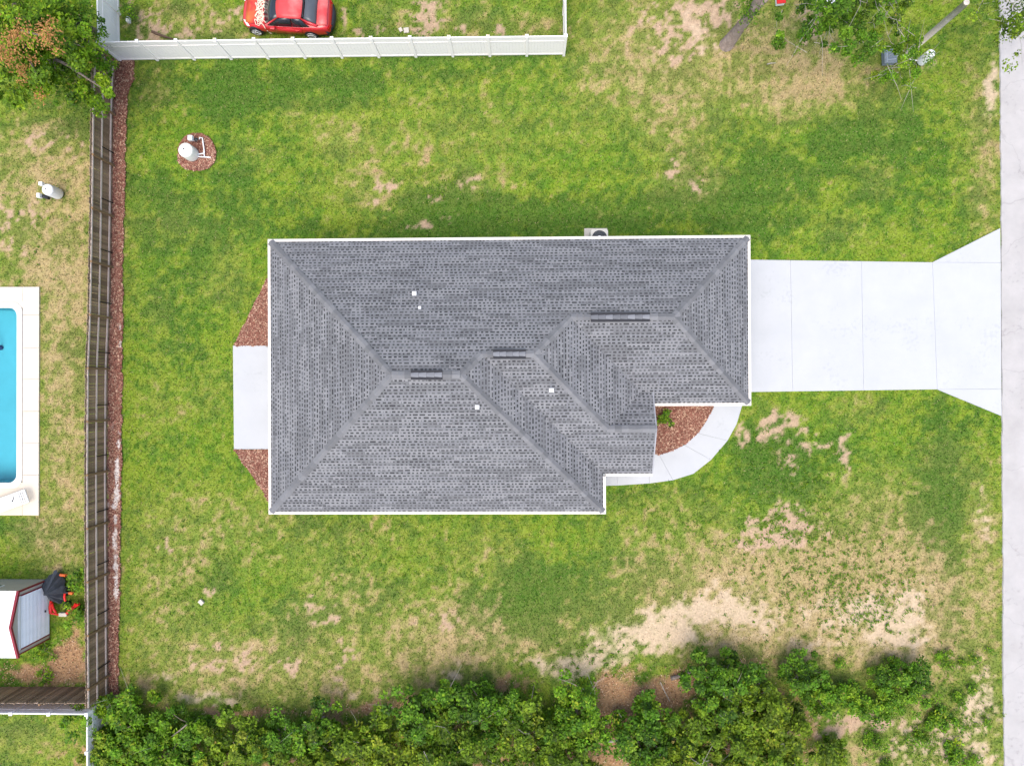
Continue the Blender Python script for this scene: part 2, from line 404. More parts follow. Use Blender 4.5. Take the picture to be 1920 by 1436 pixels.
LITTER = [(1290, 1275, 60, 40, .7), (1230, 1310, 40, 30, .7), (1420, 1240, 50, 16, .6), (1150, 1300, 60, 50, .9), (1180, 1360, 40, 60, .9), (950, 1290, 60, 20, .4), (700, 1325, 60, 14, .5), (430, 1330, 80, 10, .5), (270, 1318, 30, 10, .5), (560, 1335, 120, 10, .4),
          (60, 1265, 90, 26, .85), (130, 1230, 26, 40, .8), (145, 1200, 14, 50, .6), (300, 1440, 300, 60, .5), (900, 1400, 400, 70, .6), (1300, 1400, 200, 70, .6), (1450, 1330, 90, 60, .5), (80, 50, 120, 90, .4)]

def field(px, py, blobs):
    s = np.zeros_like(px)
    for cx, cy, rx, ry, a in blobs:
        d = ((px - cx) / rx) ** 2 + ((py - cy) / ry) ** 2
        s = s + a * np.exp(-0.9 * d)
    return s

C_G = np.array((.092, .208, .003)); C_YG = np.array((.198, .278, .010)); C_L = np.array((.034, .122, .003))
C_D = np.array((.40, .300, .145)); C_S = np.array((.55, .42, .285)); C_B = np.array((.46, .31, .215)); C_T = np.array((.37, .20, .115))

def lawn(x, y, fine=0.0):
    """base colour of the lawn and how thick grass grows at (x, y)"""
    px, py = W2P(x, y)
    wx = (fbm(x, y, 1.6, 91) - .5) * 46; wy = (fbm(x, y, 1.6, 97) - .5) * 46
    qx, qy = px + wx, py + wy
    n0 = fbm(x, y, 5.0, 5); n1 = fbm(x, y, 1.9, 21); n2 = fbm(x, y, .62, 33); n3 = fbm(x, y, .22, 44, 2)
    m = (n1 - .5) * 1.0 + (n2 - .5) * 1.25 + (n3 - .5) * .95
    yg = sstep(.32, .68, n0 * .4 + n1 * .3 + n2 * .3 + (n3 - .5) * 1.0)
    c = C_G + (C_YG - C_G) * (yg * .75)[..., None]
    lush = sstep(.05, .80, field(qx, qy, LUSH) * 1.15 - m * .95 + .06)
    c = c + (C_L - c) * (lush * .85)[..., None]
    dryf = field(qx, qy, DRY)
    dryf = .92 * (1 - np.exp(-1.3 * dryf))
    c = c + (np.array((.275, .245, .070)) - c) * np.clip(dryf * .75 + (n3 - .5) * .25, 0, .55)[..., None]
    dry = sstep(.30, .92, dryf * .95 + (n1 - .5) * .6 + (n2 - .5) * .75 + (n3 - .5) * 1.15 - .06)
    c = c + (C_D - c) * (dry * .92)[..., None]
    c = c * (1 + .07 * np.sin(y * 5.2 + (n0 - .5) * 4) * (y > 7) * (np.abs(x) < 24))[..., None]   # mower stripes behind the house
    lit = sstep(.35, .75, field(qx, qy, LITTER) + m * .6)
    c = c + (C_T - c) * (lit * .9)[..., None]
    m2 = (n2 - .5) * 1.0 + (n3 - .5) * 1.5
    bf = field(qx, qy, BARE)
    bare = sstep(.36, .62, bf + m2 * 1.05) * sstep(.05, .22, bf)
    c = c + (C_B - c) * (bare * .88)[..., None]
    sf = field(qx, qy, SAND)
    sand = sstep(.22, .82, sf + m2 * .7) * sstep(.05, .22, sf)
    c = c + (C_S - c) * (sand * .92)[..., None]
    thick = (1 - .92 * sand) * (1 - .85 * bare) * (1 - .75 * lit) * (1 - .35 * dry)
    return c, thick

pool_c = [P(-130, 577), P(33, 577), P(33, 905), P(-130, 905)]
PX0, PX1 = pool_c[0].x, pool_c[1].x
PY0, PY1 = pool_c[2].y, pool_c[1].y
STEP = 0.15
xs = np.concatenate([[-2000, -400, -100, -60, -40], np.arange(-29.0, 29.01, STEP), [40, 60, 100, 400, 2000]])
ys = np.concatenate([[-2000, -400, -100, -60, -40], np.arange(-23.0, 23.01, STEP), [40, 60, 100, 400, 2000]])
gx, gy = np.meshgrid(xs, ys, indexing='ij')
gc, gth = lawn(gx.ravel(), gy.ravel())
gz = (fbm(gx, gy, 1.2, 71) - .5) * .035 + (fbm(gx, gy, 6.0, 72) - .5) * .05 - .045
gv = np.stack([gx.ravel(), gy.ravel(), gz.ravel()], -1)
nx, ny = len(xs), len(ys)
ii, jj = np.meshgrid(np.arange(nx - 1), np.arange(ny - 1), indexing='ij')
cxm = (xs[:-1] + xs[1:]) / 2; cym = (ys[:-1] + ys[1:]) / 2
keep = ~((cxm[:, None] > PX0 - .12) & (cxm[:, None] < PX1 + .12) & (cym[None, :] > PY0 - .12) & (cym[None, :] < PY1 + .12))
ii, jj = ii[keep], jj[keep]
quads = np.stack([ii * ny + jj, (ii + 1) * ny + jj, (ii + 1) * ny + jj + 1, ii * ny + jj + 1], -1)
far = (np.abs(gx.ravel()) > 30) | (np.abs(gy.ravel()) > 24)
gc[far] = C_G * .7 + C_D * .3          # beyond the survey: plain mixed grass
soilmix = gc * .80 + np.array((.21, .165, .10)) * .20
g = np_mesh('ground', gv, quads.ravel(), np.arange(len(quads)) * 4, soilmix, M['ground'], smooth=True)
tag(g, kind='structure')

# ------------------------------------------------------------------ paved surfaces (flush slabs with recessed joints)
def inset(poly, d):
    n = len(poly)
    A = sum(poly[i][0] * poly[(i + 1) % n][1] - poly[(i + 1) % n][0] * poly[i][1] for i in range(n))
    sgn = 1 if A > 0 else -1
    out = []
    for i in range(n):
        p0, p1, p2 = Vector(poly[i - 1][:2]), Vector(poly[i][:2]), Vector(poly[(i + 1) % n][:2])
        e1 = (p1 - p0).normalized(); e2 = (p2 - p1).normalized()
        n1 = Vector((-e1.y, e1.x)) * sgn; n2 = Vector((-e2.y, e2.x)) * sgn
        b = (n1 + n2)
        k = d / max(0.35, 1 + n1.dot(n2)) if b.length > 1e-6 else 0
        out.append(tuple(p1 + b * k))
    return out

BLOCK = []   # ground polygons without grass
def slab(name, pxpoly, z1, m, parent, gap=.004, z0=-.12):
    poly = [tuple(P(a, b)[:2]) for a, b in pxpoly]
    BLOCK.append(poly)
    return MB().prism(inset(poly, gap), z0, z1).build(name, m, parent, bevel=.003)

drive = tag(empty('driveway', P(1640, 612)), kind='structure')
def child_slab(name, pxpoly, z1, m, root, gap=.004, z0=-.12):
    o = slab(name, pxpoly, z1, m, None, gap, z0)
    o.parent = root; o.matrix_parent_inverse = Matrix.Translation(-Vector(root.location))
    return o
def lerp2(a, b, t): return (a[0] + (b[0] - a[0]) * t, a[1] + (b[1] - a[1]) * t)
top = lambda x: 487 + (x - 1403) / 347 * 5
bot = lambda x: 735 - (x - 1403) / 354 * 5
xsj = [(1360, 1362), (1482, 1486), (1615, 1619), (1748, 1757)]
for (a0, a1), (b0, b1) in zip(xsj[:-1], xsj[1:]):
    child_slab('slab', [(a0, top(a0)), (b0, top(b0)), (b1, bot(b1)), (a1, bot(a1))], .02, M['concrete'], drive)
child_slab('slab', [(1748, 492), (1876, 493), (1877, 729), (1757, 730)], .02, M['concrete'], drive)
child_slab('slab', [(1748, 492), (1875, 428), (1876, 493)], .02, M['concrete'], drive)
child_slab('slab', [(1757, 730), (1877, 729), (1878, 780)], .02, M['concrete'], drive)

patio = slab('patio', [(437, 648), (560, 648), (560, 842), (439, 842)], .03, M['concrete'], None)
tag(patio, kind='structure')

walk = tag(empty('walkway', P(1300, 850)), kind='structure')
wo = [(1393, 750), (1391, 762), (1381, 795), (1364, 826), (1333, 862), (1300, 888), (1262, 900), (1218, 906), (1157, 910), (1100, 911)]
wi = [(1340, 750), (1337, 762), (1325, 788), (1308, 812), (1283, 834), (1252, 848), (1235, 851), (1216, 853), (1157, 858), (1100, 860)]
segs = [(0, 1, 2), (2, 3), (3, 4), (4, 5, 6), (6, 7), (7, 8), (8, 9)]
segs = [(0, 1, 2, 3), (3, 4), (4, 5, 6), (6, 7), (7, 8), (8, 9)]
for s_ in segs:
    child_slab('slab', [wo[i] for i in s_] + [wi[i] for i in reversed(s_)], .025, M['concrete'], walk)

rp = [P(1873, -200), P(1874, 0), P(1875, 200), P(1876.5, 430), P(1878, 780), P(1880, 1100), P(1882, 1436), P(1883, 1700)]
rb = MB()
pts = []
for k in range(len(rp) - 1):
    for t in np.linspace(0, 1, 24, endpoint=False):
        q = rp[k].lerp(rp[k + 1], t)
        pts.append((q.x + (random.random() - .5) * .05 + .03, q.y))
a0 = (pts[0][0], 300.0); a1 = (pts[-1][0], -300.0)
left = [a0] + pts + [a1]
BLOCK.append([(p[0], p[1]) for p in left] + [(left[-1][0] + 6.2, -300), (left[0][0] + 6.2, 300)])
n = len(left)
rb.add([(p[0], p[1], .012) for p in left] + [(p[0] + 6.2, p[1], .012) for p in left] + [(p[0] - .04, p[1], -.09) for p in left],
       [(i + 1, i, n + i, n + i + 1)[::-1] for i in range(n - 1)] + [(2 * n + i, i, i + 1, 2 * n + i + 1)[::-1] for i in range(n - 1)])
road = rb.build('road', M['road']); tag(road, kind='structure')

# ------------------------------------------------------------------ pool
pool = empty('swimming_pool', P(-40, 740))
tag(pool, 'turquoise swimming pool with rounded corners in a cream deck', 'pool')
def sub(o, root):
    o.parent = root; o.matrix_parent_inverse = Matrix.Translation(-Vector(root.location)); return o
def rrect(x0, x1, y0, y1, r, n=8):
    out = []
    for cx, cy, a in ((x1 - r, y1 - r, 0), (x0 + r, y1 - r, 90), (x0 + r, y0 + r, 180), (x1 - r, y0 + r, 270)):
        for k in range(n + 1):
            t = R(a + 90 * k / n); out.append((cx + r * math.cos(t), cy + r * math.sin(t)))
    return out
def loft(rings, closed_bottom=False):
    mb = MB(); n = len(rings[0])
    mb.v = [tuple(p) for r in rings for p in r]
    for i in range(len(rings) - 1):
        for k in range(n):
            mb.f.append((i * n + k, i * n + (k + 1) % n, (i + 1) * n + (k + 1) % n, (i + 1) * n + k)); mb.c.append(None)
    if closed_bottom:
        mb.f.append(tuple((len(rings) - 1) * n + k for k in range(n))); mb.c.append(None)
    return mb
rr = rrect(PX0, PX1, PY0, PY1, .42)
CR = .27
rro = rrect(PX0 - CR, PX1 + CR, PY0 - CR, PY1 + CR, .5)
sub(loft([[(x, y, .02) for x, y in rr], [(x, y, -1.35) for x, y in rr]], True).build('basin', M['pool_shell']), pool)
sub(loft([[(x, y, -.1) for x, y in rr], [(x, y, .055) for x, y in rr], [(x, y, .055) for x, y in rro], [(x, y, -.1) for x, y in rro]]).build('coping', M['coping']), pool)
wm = MB(); wm.add([(x, y, -.07) for x, y in rr], [tuple(range(len(rr)))])
sub(wm.build('water', M['water']), pool)
deck = tag(empty('pool_deck', P(50, 740)), kind='structure')
dl, dr, dt, db = P(-260, 740).x, P(74, 740).x, P(40, 538).y, P(40, 966).y
XI = PX1 + CR + .02; YT = PY1 + CR + .02; YB = PY0 - CR - .02
BLOCK.append([(dl, db), (dr, db), (dr, dt), (dl, dt)])
def dslab(x0, x1, y0, y1):
    sub(MB().box(x0 + .006, x1 - .006, y0 + .006, y1 - .006, -.1, .04).build('slab', M['pool_deck'], bevel=.006), deck)
ycuts = [dt] + [P(50, v).y for v in (591, 652, 711, 771, 830, 890)] + [db]
for a, b in zip(ycuts[:-1], ycuts[1:]): dslab(XI, dr, b, a)
dslab(dl, XI, YT, dt); dslab(dl, XI, db, YB); dslab(dl, PX0 - CR - .02, YB, YT)
# corner fillers under the rounded coping
sub(MB().box(PX0 - CR - .02, XI + .004, YB - .004, YB + .3, -.1, .02).build('joint_fill', M['pool_deck']), deck)
sub(MB().box(PX0 - CR - .02, XI + .004, YT - .3, YT + .004, -.1, .02).build('joint_fill', M['pool_deck']), deck)
cl = empty('pool_cleaner', P(2, 652, -1.33)); tag(cl, 'dark blue pool cleaner on the turquoise pool floor', 'pool cleaner')
MB().lathe([(.02, 0), (.12, .0), (.13, .05), (.10, .09), (.04, .11), (0.0, .11)], 16).build('body', mat('navy_plastic', (.01, .03, .12), .5), cl, True)
MB().tube([(0.05, 0, .15), (.0, .3, .3), (-.3, .8, .5), (-.9, 1.2, .9)], .03, 8).build('hose', mat('hose_blue', (.03, .12, .3), .5), cl, True)

# ------------------------------------------------------------------ mulch beds
MC = np.array([(.225, .095, .066), (.30, .16, .11), (.14, .056, .04), (.47, .31, .21), (.18, .074, .053), (.26, .115, .082)])
def pip(x, y, poly):
    inside = np.zeros(x.shape, bool)
    n = len(poly)
    for i in range(n):
        x0, y0 = poly[i][0], poly[i][1]; x1, y1 = poly[(i + 1) % n][0], poly[(i + 1) % n][1]
        if y0 == y1: continue
        c = ((y0 > y) != (y1 > y)) & (x < (x1 - x0) * (y - y0) / (y1 - y0) + x0)
        inside ^= c
    return inside

def mulch(name, pxpoly, label, dens=900, seed=1, sandy=False):
    poly = [tuple(P(a, b)[:2]) for a, b in pxpoly]
    BLOCK.append(poly)
    rng = np.random.default_rng(seed)
    ax, ay = np.array([p[0] for p in poly]), np.array([p[1] for p in poly])
    x0, x1, y0, y1 = ax.min(), ax.max(), ay.min(), ay.max()
    st = .07
    X, Y = np.meshgrid(np.arange(x0 - .1, x1 + .1, st), np.arange(y0 - .1, y1 + .1, st), indexing='ij')
    Z = .012 + (fbm(X, Y, .5, seed + 3) - .5) * .03
    e = (fbm(X, Y, .35, seed + 9) - .5) * .22
    ins = pip(X + e, Y + e * .7, poly)
    idx = -np.ones(X.shape, int)
    nI, nJ = X.shape
    fm = ins[:-1, :-1] & ins[1:, :-1] & ins[1:, 1:] & ins[:-1, 1:]
    V = np.stack([X.ravel(), Y.ravel(), Z.ravel()], -1)
    a, b = np.nonzero(fm)
    Q = np.stack([a * nJ + b, (a + 1) * nJ + b, (a + 1) * nJ + b + 1, a * nJ + b + 1], -1)
    basec = np.repeat(MC[2][None] * 1.1, len(V), 0)
    # chips
    N_ = int(dens * (x1 - x0) * (y1 - y0))
    cx, cy = rng.uniform(x0, x1, N_), rng.uniform(y0, y1, N_)
    ee = (fbm(cx, cy, .35, seed + 9) - .5) * .22
    k = pip(cx + ee, cy + ee * .7, poly); cx, cy = cx[k], cy[k]; N_ = len(cx)
    an = rng.uniform(0, 2 * np.pi, N_); l = rng.uniform(.025, .06, N_); w = l * rng.uniform(.3, .6, N_)
    tz = rng.uniform(-.35, .35, N_) * l
    dx, dy = np.cos(an), np.sin(an)
    cz = .03 + rng.uniform(-.012, .02, N_)
    vv = np.stack([np.stack([cx + dx * l * s + -dy * w * t, cy + dy * l * s + dx * w * t, cz + tz * s + (t * .3 * w)], -1) for s, t in ((-1, -1), (1, -.8), (1, .8), (-1, 1))], 1)
    cc = MC[rng.integers(0, len(MC), N_)] * rng.uniform(.75, 1.3, N_)[:, None]
    if sandy:
        px, py = W2P(cx, cy)
        s = sstep(.55, .9, field(px, py, SANDSTRIP) * .85 + (fbm(cx, cy, .5, 3) - .5) * 1.6)
        cc = cc + (np.array((.66, .59, .53)) - cc) * (s * (rng.random(N_) < .85))[:, None]
        px, py = W2P(V[:, 0], V[:, 1])
        s = sstep(.55, .9, field(px, py, SANDSTRIP) * .85 + (fbm(V[:, 0], V[:, 1], .5, 3) - .5) * 1.6)
        basec = basec + (np.array((.66, .59, .53)) - basec) * s[:, None]
    n0 = len(V)
    V = np.concatenate([V, vv.reshape(-1, 3)])
    Q = np.concatenate([Q, n0 + np.arange(N_ * 4).reshape(-1, 4)])
    o = np_mesh(name, V, Q.ravel(), np.arange(len(Q)) * 4, np.concatenate([basec, np.repeat(cc, 4, 0)]), M['mulch'])
    return tag(o, label, 'mulch', kind='stuff')

SANDSTRIP = [(226, 640, 4, 30, .9), (216, 668, 3, 14, .9), (223, 735, 4, 30, .8), (216, 725, 3, 12, .6), (214, 800, 4, 14, .5), (224, 840, 4, 40, .9), (220, 880, 4, 30, .8), (219, 930, 6, 50, .9), (217, 1000, 7, 50, .9), (218, 1060, 8, 50, .95), (219, 1110, 4, 24, .7)]
mulch('mulch_bed', [(212, 110), (252, 112), (250, 150), (240, 180), (236, 260), (233, 400), (230, 520), (229, 640), (229, 760), (227, 900), (225, 1050), (223, 1180), (222, 1300), (203, 1304), (202, 900), (203, 690), (207, 580), (210, 300)],
      'long strip of red brown mulch along the wooden fence', 1500, 3, True)
mulch('mulch_bed', [(520, 500), (500, 525), (440, 645), (440, 649), (520, 649)], 'triangular red brown mulch bed at the upper end of the back patio', 1500, 4)
mulch('mulch_bed', [(439, 843), (520, 843), (520, 960), (500, 930)], 'triangular red brown mulch bed at the lower end of the back patio', 1500, 5)
mulch('mulch_bed', [(1200, 740), (1341, 740), (1337, 762), (1325, 788), (1308, 812), (1283, 834), (1252, 848), (1235, 851), (1200, 853)], 'mulch bed enclosed by the curved front walkway', 1500, 6)
mulch('mulch_bed', [(369 + 36 * math.cos(t) * (1 + .06 * math.sin(3 * t)), 286 + 37 * math.sin(t) * (1 + .05 * math.cos(2 * t))) for t in np.linspace(0, 2 * np.pi, 28, endpoint=False)], 'round mulch ring under the well tank on the lawn', 1500, 8)

# ================================================================== HOUSE
HZ = 2.70          # eave height
PITCH = 0.5
OV = 0.45
house = empty('house', (0, 0, 0), R(0.25))
tag(house, 'single storey house with grey shingle hip roof and cream fascia', 'house')
S = (H - HZ) / FPX
NX, NY = 985.0, 722.0
def hx(px): return (px - NX) * S
def hy(py): return -(py - NY) * S
XW, XE1, XE2, XE3 = hx(504.5), hx(1129.5), hx(1219.5), hx(1400.5)
YN, YS1, YS2, YS3 = hy(449.5), hy(958.5), hy(888), hy(757)
roof = empty('roof', (0, 0, 0), 0, house)

def plane_fn(axis, sgn, e):     # height of a slope whose eave lies at coordinate e
    return lambda x, y: HZ + PITCH * sgn * ((x if axis == 0 else y) - e)
zN = lambda x, y: HZ + PITCH * (YN - y)
r1y, r1h = (YN + YS1) / 2, (YN - YS1) / 2
r2y, r2h = (YN + YS2) / 2, (YN - YS2) / 2
r3y, r3h = (YN + YS3) / 2, (YN - YS3) / 2
A1 = (XW + r1h, r1y); B1 = (XE1 - r1h, r1y)       # ridge 1
B2 = (XE2 - r2h, r2y); B3 = (XE3 - r3h, r3y)      # ridge ends 2, 3
A2 = (B1[0] + (r2y - r1y), r2y)                    # where hip of body meets ridge 2
A3 = (B2[0] + (r3y - r2y), r3y)
PYR = hy(802)                                      # porch ridge line (plan)
XP = hx(1221)                                      # porch rake
PHW = PYR - YS2                                    # porch half width
PA = (XE2 - PHW, PYR)                              # where porch ridge meets hip of volume 2

def face_polys():
    F = []
    # (axis of slope direction, sgn, eave, list of convex plan polygons)
    north = [[(XW, YN), (A1[0], YN), A1], [(A1[0], YN), (B1[0], YN), B1, A1], [(B1[0], YN), (A2[0], YN), A2, B1], [(A2[0], YN), (B2[0], YN), B2, A2],
             [(B2[0], YN), (A3[0], YN), A3, B2], [(A3[0], YN), (B3[0], YN), B3, A3], [(B3[0], YN), (XE3, YN), B3]]
    F.append((1, -1, YN, north))
    F.append((0, 1, XW, [[(XW, YN), A1, (XW, YS1)]]))
    F.append((1, 1, YS1, [[(XW, YS1), A1, B1, (XE1, YS1)]]))
    F.append((0, -1, XE1, [[B1, (XE1, YS1), (XE1, YN - 2 * r1h + (YN - YS1) * .0 + 0.001 + (YS1 - YN + 2 * r1h)), B1]] if False else [[B1, (XE1, YS1), (XE1, r1y + r1h * .6), (B1[0] + r1h * .4, r1y + r1h * .4)]]))
    F.append((1, 1, YS2, [[(A2[0] - 1.0, r2y), B2, PA, (PA[0], YS2), (B1[0] + .5, YS2), (A2[0] - 1.0, r2y - .5)], [PA, (XP, PYR), (XP, YS2), (PA[0], YS2)]]))
    F.append((0, -1, XE2, [[B2, PA, (XE2, YS2), (XE2, r2y + r2h * .6), (B2[0] + r2h * .4, r2y + r2h * .4)]]))
    F.append((1, 1, YS3, [[(A3[0] - 1.0, r3y), B3, (XE3, YS3), (XE2 - .5, YS3), (A3[0] - 1.0, r3y - .6)]]))
    F.append((0, -1, XE3, [[(XE3, YN), B3, (XE3, YS3)]]))
    # porch gable north slope
    F.append((1, -1, PYR + PHW, [[(PA[0] - .4, PYR), (XP, PYR), (XP, PYR + PHW + .6), (PA[0] - .4, PYR + .5)]]))
    return F

def clip(poly, conv):
    """Sutherland-Hodgman in 2D; conv counter-clockwise"""
    out = poly
    n = len(conv)
    for i in range(n):
        ax, ay = conv[i]; bx, by = conv[(i + 1) % n]
        ex, ey = bx - ax, by - ay
        if abs(ex) + abs(ey) < 1e-9: continue
        inp = out; out = []
        if not inp: return []
        d = [ex * (p[1] - ay) - ey * (p[0] - ax) for p in inp]
        if min(d) >= -1e-9:
            out = inp; continue
        for k in range(len(inp)):
            p, q = inp[k - 1], inp[k]
            dp, dq = d[k - 1], d[k]
            if dq >= 0:
                if dp < 0:
                    t = dp / (dp - dq); out.append((p[0] + (q[0] - p[0]) * t, p[1] + (q[1] - p[1]) * t))
                out.append(q)
            elif dp >= 0:
                t = dp / (dp - dq); out.append((p[0] + (q[0] - p[0]) * t, p[1] + (q[1] - p[1]) * t))
    return out

def ccw(p):
    A = sum(p[i][0] * p[(i + 1) % len(p)][1] - p[(i + 1) % len(p)][0] * p[i][1] for i in range(len(p)))
    return p if A > 0 else list(reversed(p))

COS = 1 / math.sqrt(1 + PITCH * PITCH)
EXPO = 0.148 * COS          # plan run of one course
shm = MB(); und = MB()
rs = random.Random(5)
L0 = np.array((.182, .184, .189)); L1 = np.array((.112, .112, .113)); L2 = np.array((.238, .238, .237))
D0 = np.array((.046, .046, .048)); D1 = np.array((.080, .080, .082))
for axis, sgn, eave, polys in face_polys():
    polys = [ccw(p) for p in polys]
    allp = [q for p in polys for q in p]
    us = [q[1 - axis] for q in allp]; vs_ = [sgn * (q[axis] - eave) for q in allp]
    u0, u1, vmax = min(us), max(us), max(vs_)
    def to2(u, v):
        return (u, eave + sgn * v) if axis == 1 else (eave + sgn * v, u)
    def hgt(p):
        return HZ + PITCH * sgn * (p[axis] - eave)
    for p in polys:
        und.add([(q[0], q[1], hgt(q) - .012) for q in p], [tuple(range(len(p)))])
    ncourse = int(vmax / EXPO) + 1
    for k in range(ncourse):
        va, vb = k * EXPO, (k + 1) * EXPO
        u = u0 - rs.random() * .3
        tone = L0
        segleft = 0
        while u < u1:
            if segleft <= 0:
                segleft = rs.randint(2, 7)
                r = rs.random()
                tone = L0 * .55 + (L1 if r < .36 else L2 if r > .68 else L0) * .45
                tone = tone * (0.95 + rs.random() * .10)
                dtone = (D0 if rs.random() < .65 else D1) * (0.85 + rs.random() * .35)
            segleft -= 1
            w1 = .062 + rs.random() * .055; w2 = .065 + rs.random() * .085
            if rs.random() < .08: w2 = .02
            if rs.random() < .06: w2 += .10
            dh = EXPO * rs.uniform(.36, .54)
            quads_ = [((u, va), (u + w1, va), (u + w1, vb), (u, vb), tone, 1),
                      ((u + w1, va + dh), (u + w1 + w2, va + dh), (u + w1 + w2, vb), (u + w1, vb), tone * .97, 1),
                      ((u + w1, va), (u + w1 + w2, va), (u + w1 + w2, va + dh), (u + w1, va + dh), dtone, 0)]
            for a, b, c_, d_, cc, hi in quads_:
                q2 = ccw([to2(*a), to2(*b), to2(*c_), to2(*d_)])
                for p in polys:
                    mnx = min(t[0] for t in q2); mxx = max(t[0] for t in q2)
                    if mxx < min(t[0] for t in p) or mnx > max(t[0] for t in p): continue
                    r_ = clip(q2, p)
                    if len(r_) >= 3:
                        vsx = []
                        for t in r_:
                            f = (sgn * (t[axis] - eave) - va) / EXPO
                            lift = (.012 if hi else .005) * (1 - f) + .001
                            vsx.append((t[0], t[1], hgt(t) + lift))
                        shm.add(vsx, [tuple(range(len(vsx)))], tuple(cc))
            u += w1 + w2
und.build('underlay', M['deck_dark'], roof)
tag(shm.build('shingle_courses', M['shingle'], roof), kind='stuff')

# ridge and hip caps: one piece each
capm = MB()
cl_, cw = .30, .155
dz = .155 * PITCH * .62
capm.add([(-.05, -cw * .9, -dz - .012), (-.05, 0, .0), (-.05, cw * .9, -dz - .012), (cl_, -cw * 1.06, -dz + .03), (cl_, 0, .068), (cl_, cw * 1.06, -dz + .03),
          (cl_, -cw, -dz - .03), (cl_, 0, 0), (cl_, cw, -dz - .03)],
         [(0, 3, 4, 1), (1, 4, 5, 2), (3, 6, 7, 4), (4, 7, 8, 5)])
cap_meshes = []
for k, sh in enumerate((1.0, .90, 1.10, .84)):
    me = capm.mesh('ridge_cap'); me.materials.append(mat('ridge_cap_%d' % k, tuple(np.array((.172, .173, .176)) * sh), .92, .14, 3, .3, 150, spec=.1)); cap_meshes.append(me)
rc = random.Random(3)
def zr(p, poly=None):
    return p
def caps(p, q, start=0):
    """p lower end, q upper end; pieces overlap going up"""
    p, q = Vector(p), Vector(q)
    d = q - p; n = max(1, round(d.length / .30))
    st = d / n
    x = (-d).normalized(); y = Vector((0, 0, 1)).cross(x).normalized(); z = x.cross(y)
    rot = Matrix((x, y, z)).transposed().to_euler()
    for k in range(n):
        o = place('ridge_cap', rc.choice(cap_meshes), roof, p + st * (k + 1) + Vector((0, 0, .018)), (rot.x + rc.uniform(-.05, .05), rot.y, rot.z + rc.uniform(-.04, .04)), (d.length / n / .30, rc.uniform(.93, 1.07), 1))
def z1(h): return HZ + PITCH * h
def v3(p, h): return (p[0], p[1], HZ + PITCH * h)
caps((XW, YN, HZ), v3(A1, r1h)); caps((XW, YS1, HZ), v3(A1, r1h)); caps((XE1, YS1, HZ), v3(B1, r1h))
caps(v3(A2, r2h), v3(B1, r1h)); caps(v3(PA, PHW), v3(B2, r2h)); caps(v3(A3, r3h), v3(B2, r2h))
caps((XE3, YN, HZ), v3(B3, r3h)); caps((XE3, YS3, HZ), v3(B3, r3h))
caps(v3((XP, PYR), PHW), v3(PA, PHW))
def ridge(a, b, h, v0, v1):
    za = HZ + PITCH * h
    caps((a[0], a[1], za), (v0, a[1], za)); caps((b[0], b[1], za), (v1, b[1], za))
    rv = empty('ridge_vent', ((v0 + v1) / 2, a[1], za), 0, roof)
    Lh = (v1 - v0) / 2
    MB().box(-Lh, Lh, -.20, .20, -.085, .035).build('vent_body', M['vent'], rv)
    m_ = MB(); nn = max(3, round(2 * Lh / .30))
    for k in range(nn):
        a_ = -Lh + k * 2 * Lh / nn; t = tuple(np.array((.17, .173, .182)) * (0.8 + rc.random() * .45))
        b_ = a_ + 2 * Lh / nn - .008
        m_.add([(a_, -.165, .012), (b_, -.165, .018), (b_, 0, .062), (a_, 0, .056), (a_, .165, .012), (b_, .165, .018)], [(0, 1, 2, 3), (3, 2, 5, 4)], t)
    m_.build('vent_cap', M['shingle'], rv)
def vxp(px, z): return (px - NX) * (H - z) / FPX
ridge(A1, B1, r1h, vxp(770, z1(r1h)), vxp(829, z1(r1h)))
ridge(A2, B2, r2h, vxp(925, z1(r2h)), vxp(986, z1(r2h)))
ridge(A3, B3, r3h, vxp(1108, z1(r3h)), vxp(1218, z1(r3h)))

# plumbing vents
for px, py, z, r in ((777, 549, 4.35, .055), (787, 575.5, 4.55, .035), (1034, 732, 4.85, .055), (894.5, 763, 5.0, .055)):
    x, y = (px - NX) * (H - z - .25) / FPX, -(py - NY) * (H - z - .25) / FPX
    vp = empty('vent_pipe', (x, y, z - .12), 0, roof)
    MB().lathe([(r, -.1), (r, .40), (r * .75, .40), (r * .75, .2), (0, .2)], 16).build('pipe', M['white'], vp, True)
    MB().box(-r * 1.6, r * 1.6, -r * 1.6, r * 1.6, .36, .42).build('cap_plate', M['white'], vp, bevel=.006)

# fascia boards, soffit
fas = MB()
def fb(x0, y0, x1, y1, out):
    d = Vector((x1 - x0, y1 - y0)); L = d.length; d.normalize()
    nrm = Vector((d.y, -d.x)) if out > 0 else Vector((-d.y, d.x))
    w = .125
    a = Vector((x0, y0)); b = Vector((x1, y1))
    ae = a - d * .0; be = b + d * .0
    p = [ae - nrm * .02, be - nrm * .02, be + nrm * w, ae + nrm * w]
    fas.add([(*p[0], HZ - .20), (*p[1], HZ - .20), (*p[2], HZ - .20), (*p[3], HZ - .20), (*p[0], HZ + .006), (*p[1], HZ + .006), (*p[2], HZ - .004), (*p[3], HZ - .004)],
            [(3, 2, 1, 0), (4, 5, 6, 7), (0, 1, 5, 4), (1, 2, 6, 5), (2, 3, 7, 6), (3, 0, 4, 7)])
W_ = .125
fb(XE3, YN, XW, YN, 1); fb(XW, YN + W_, XW, YS1 - W_, 1)
fb(XW, YS1, XE1, YS1, 1); fb(XE1, YS1 - W_, XE1, YS2 - W_, 1); fb(XE1 + W_ + .002, YS2, XP, YS2, 1)
fb(XP, YS3, XE3, YS3, 1); fb(XE3, YS3 - W_, XE3, YN + W_, 1)
fas.build('fascia', M['fascia'], house)
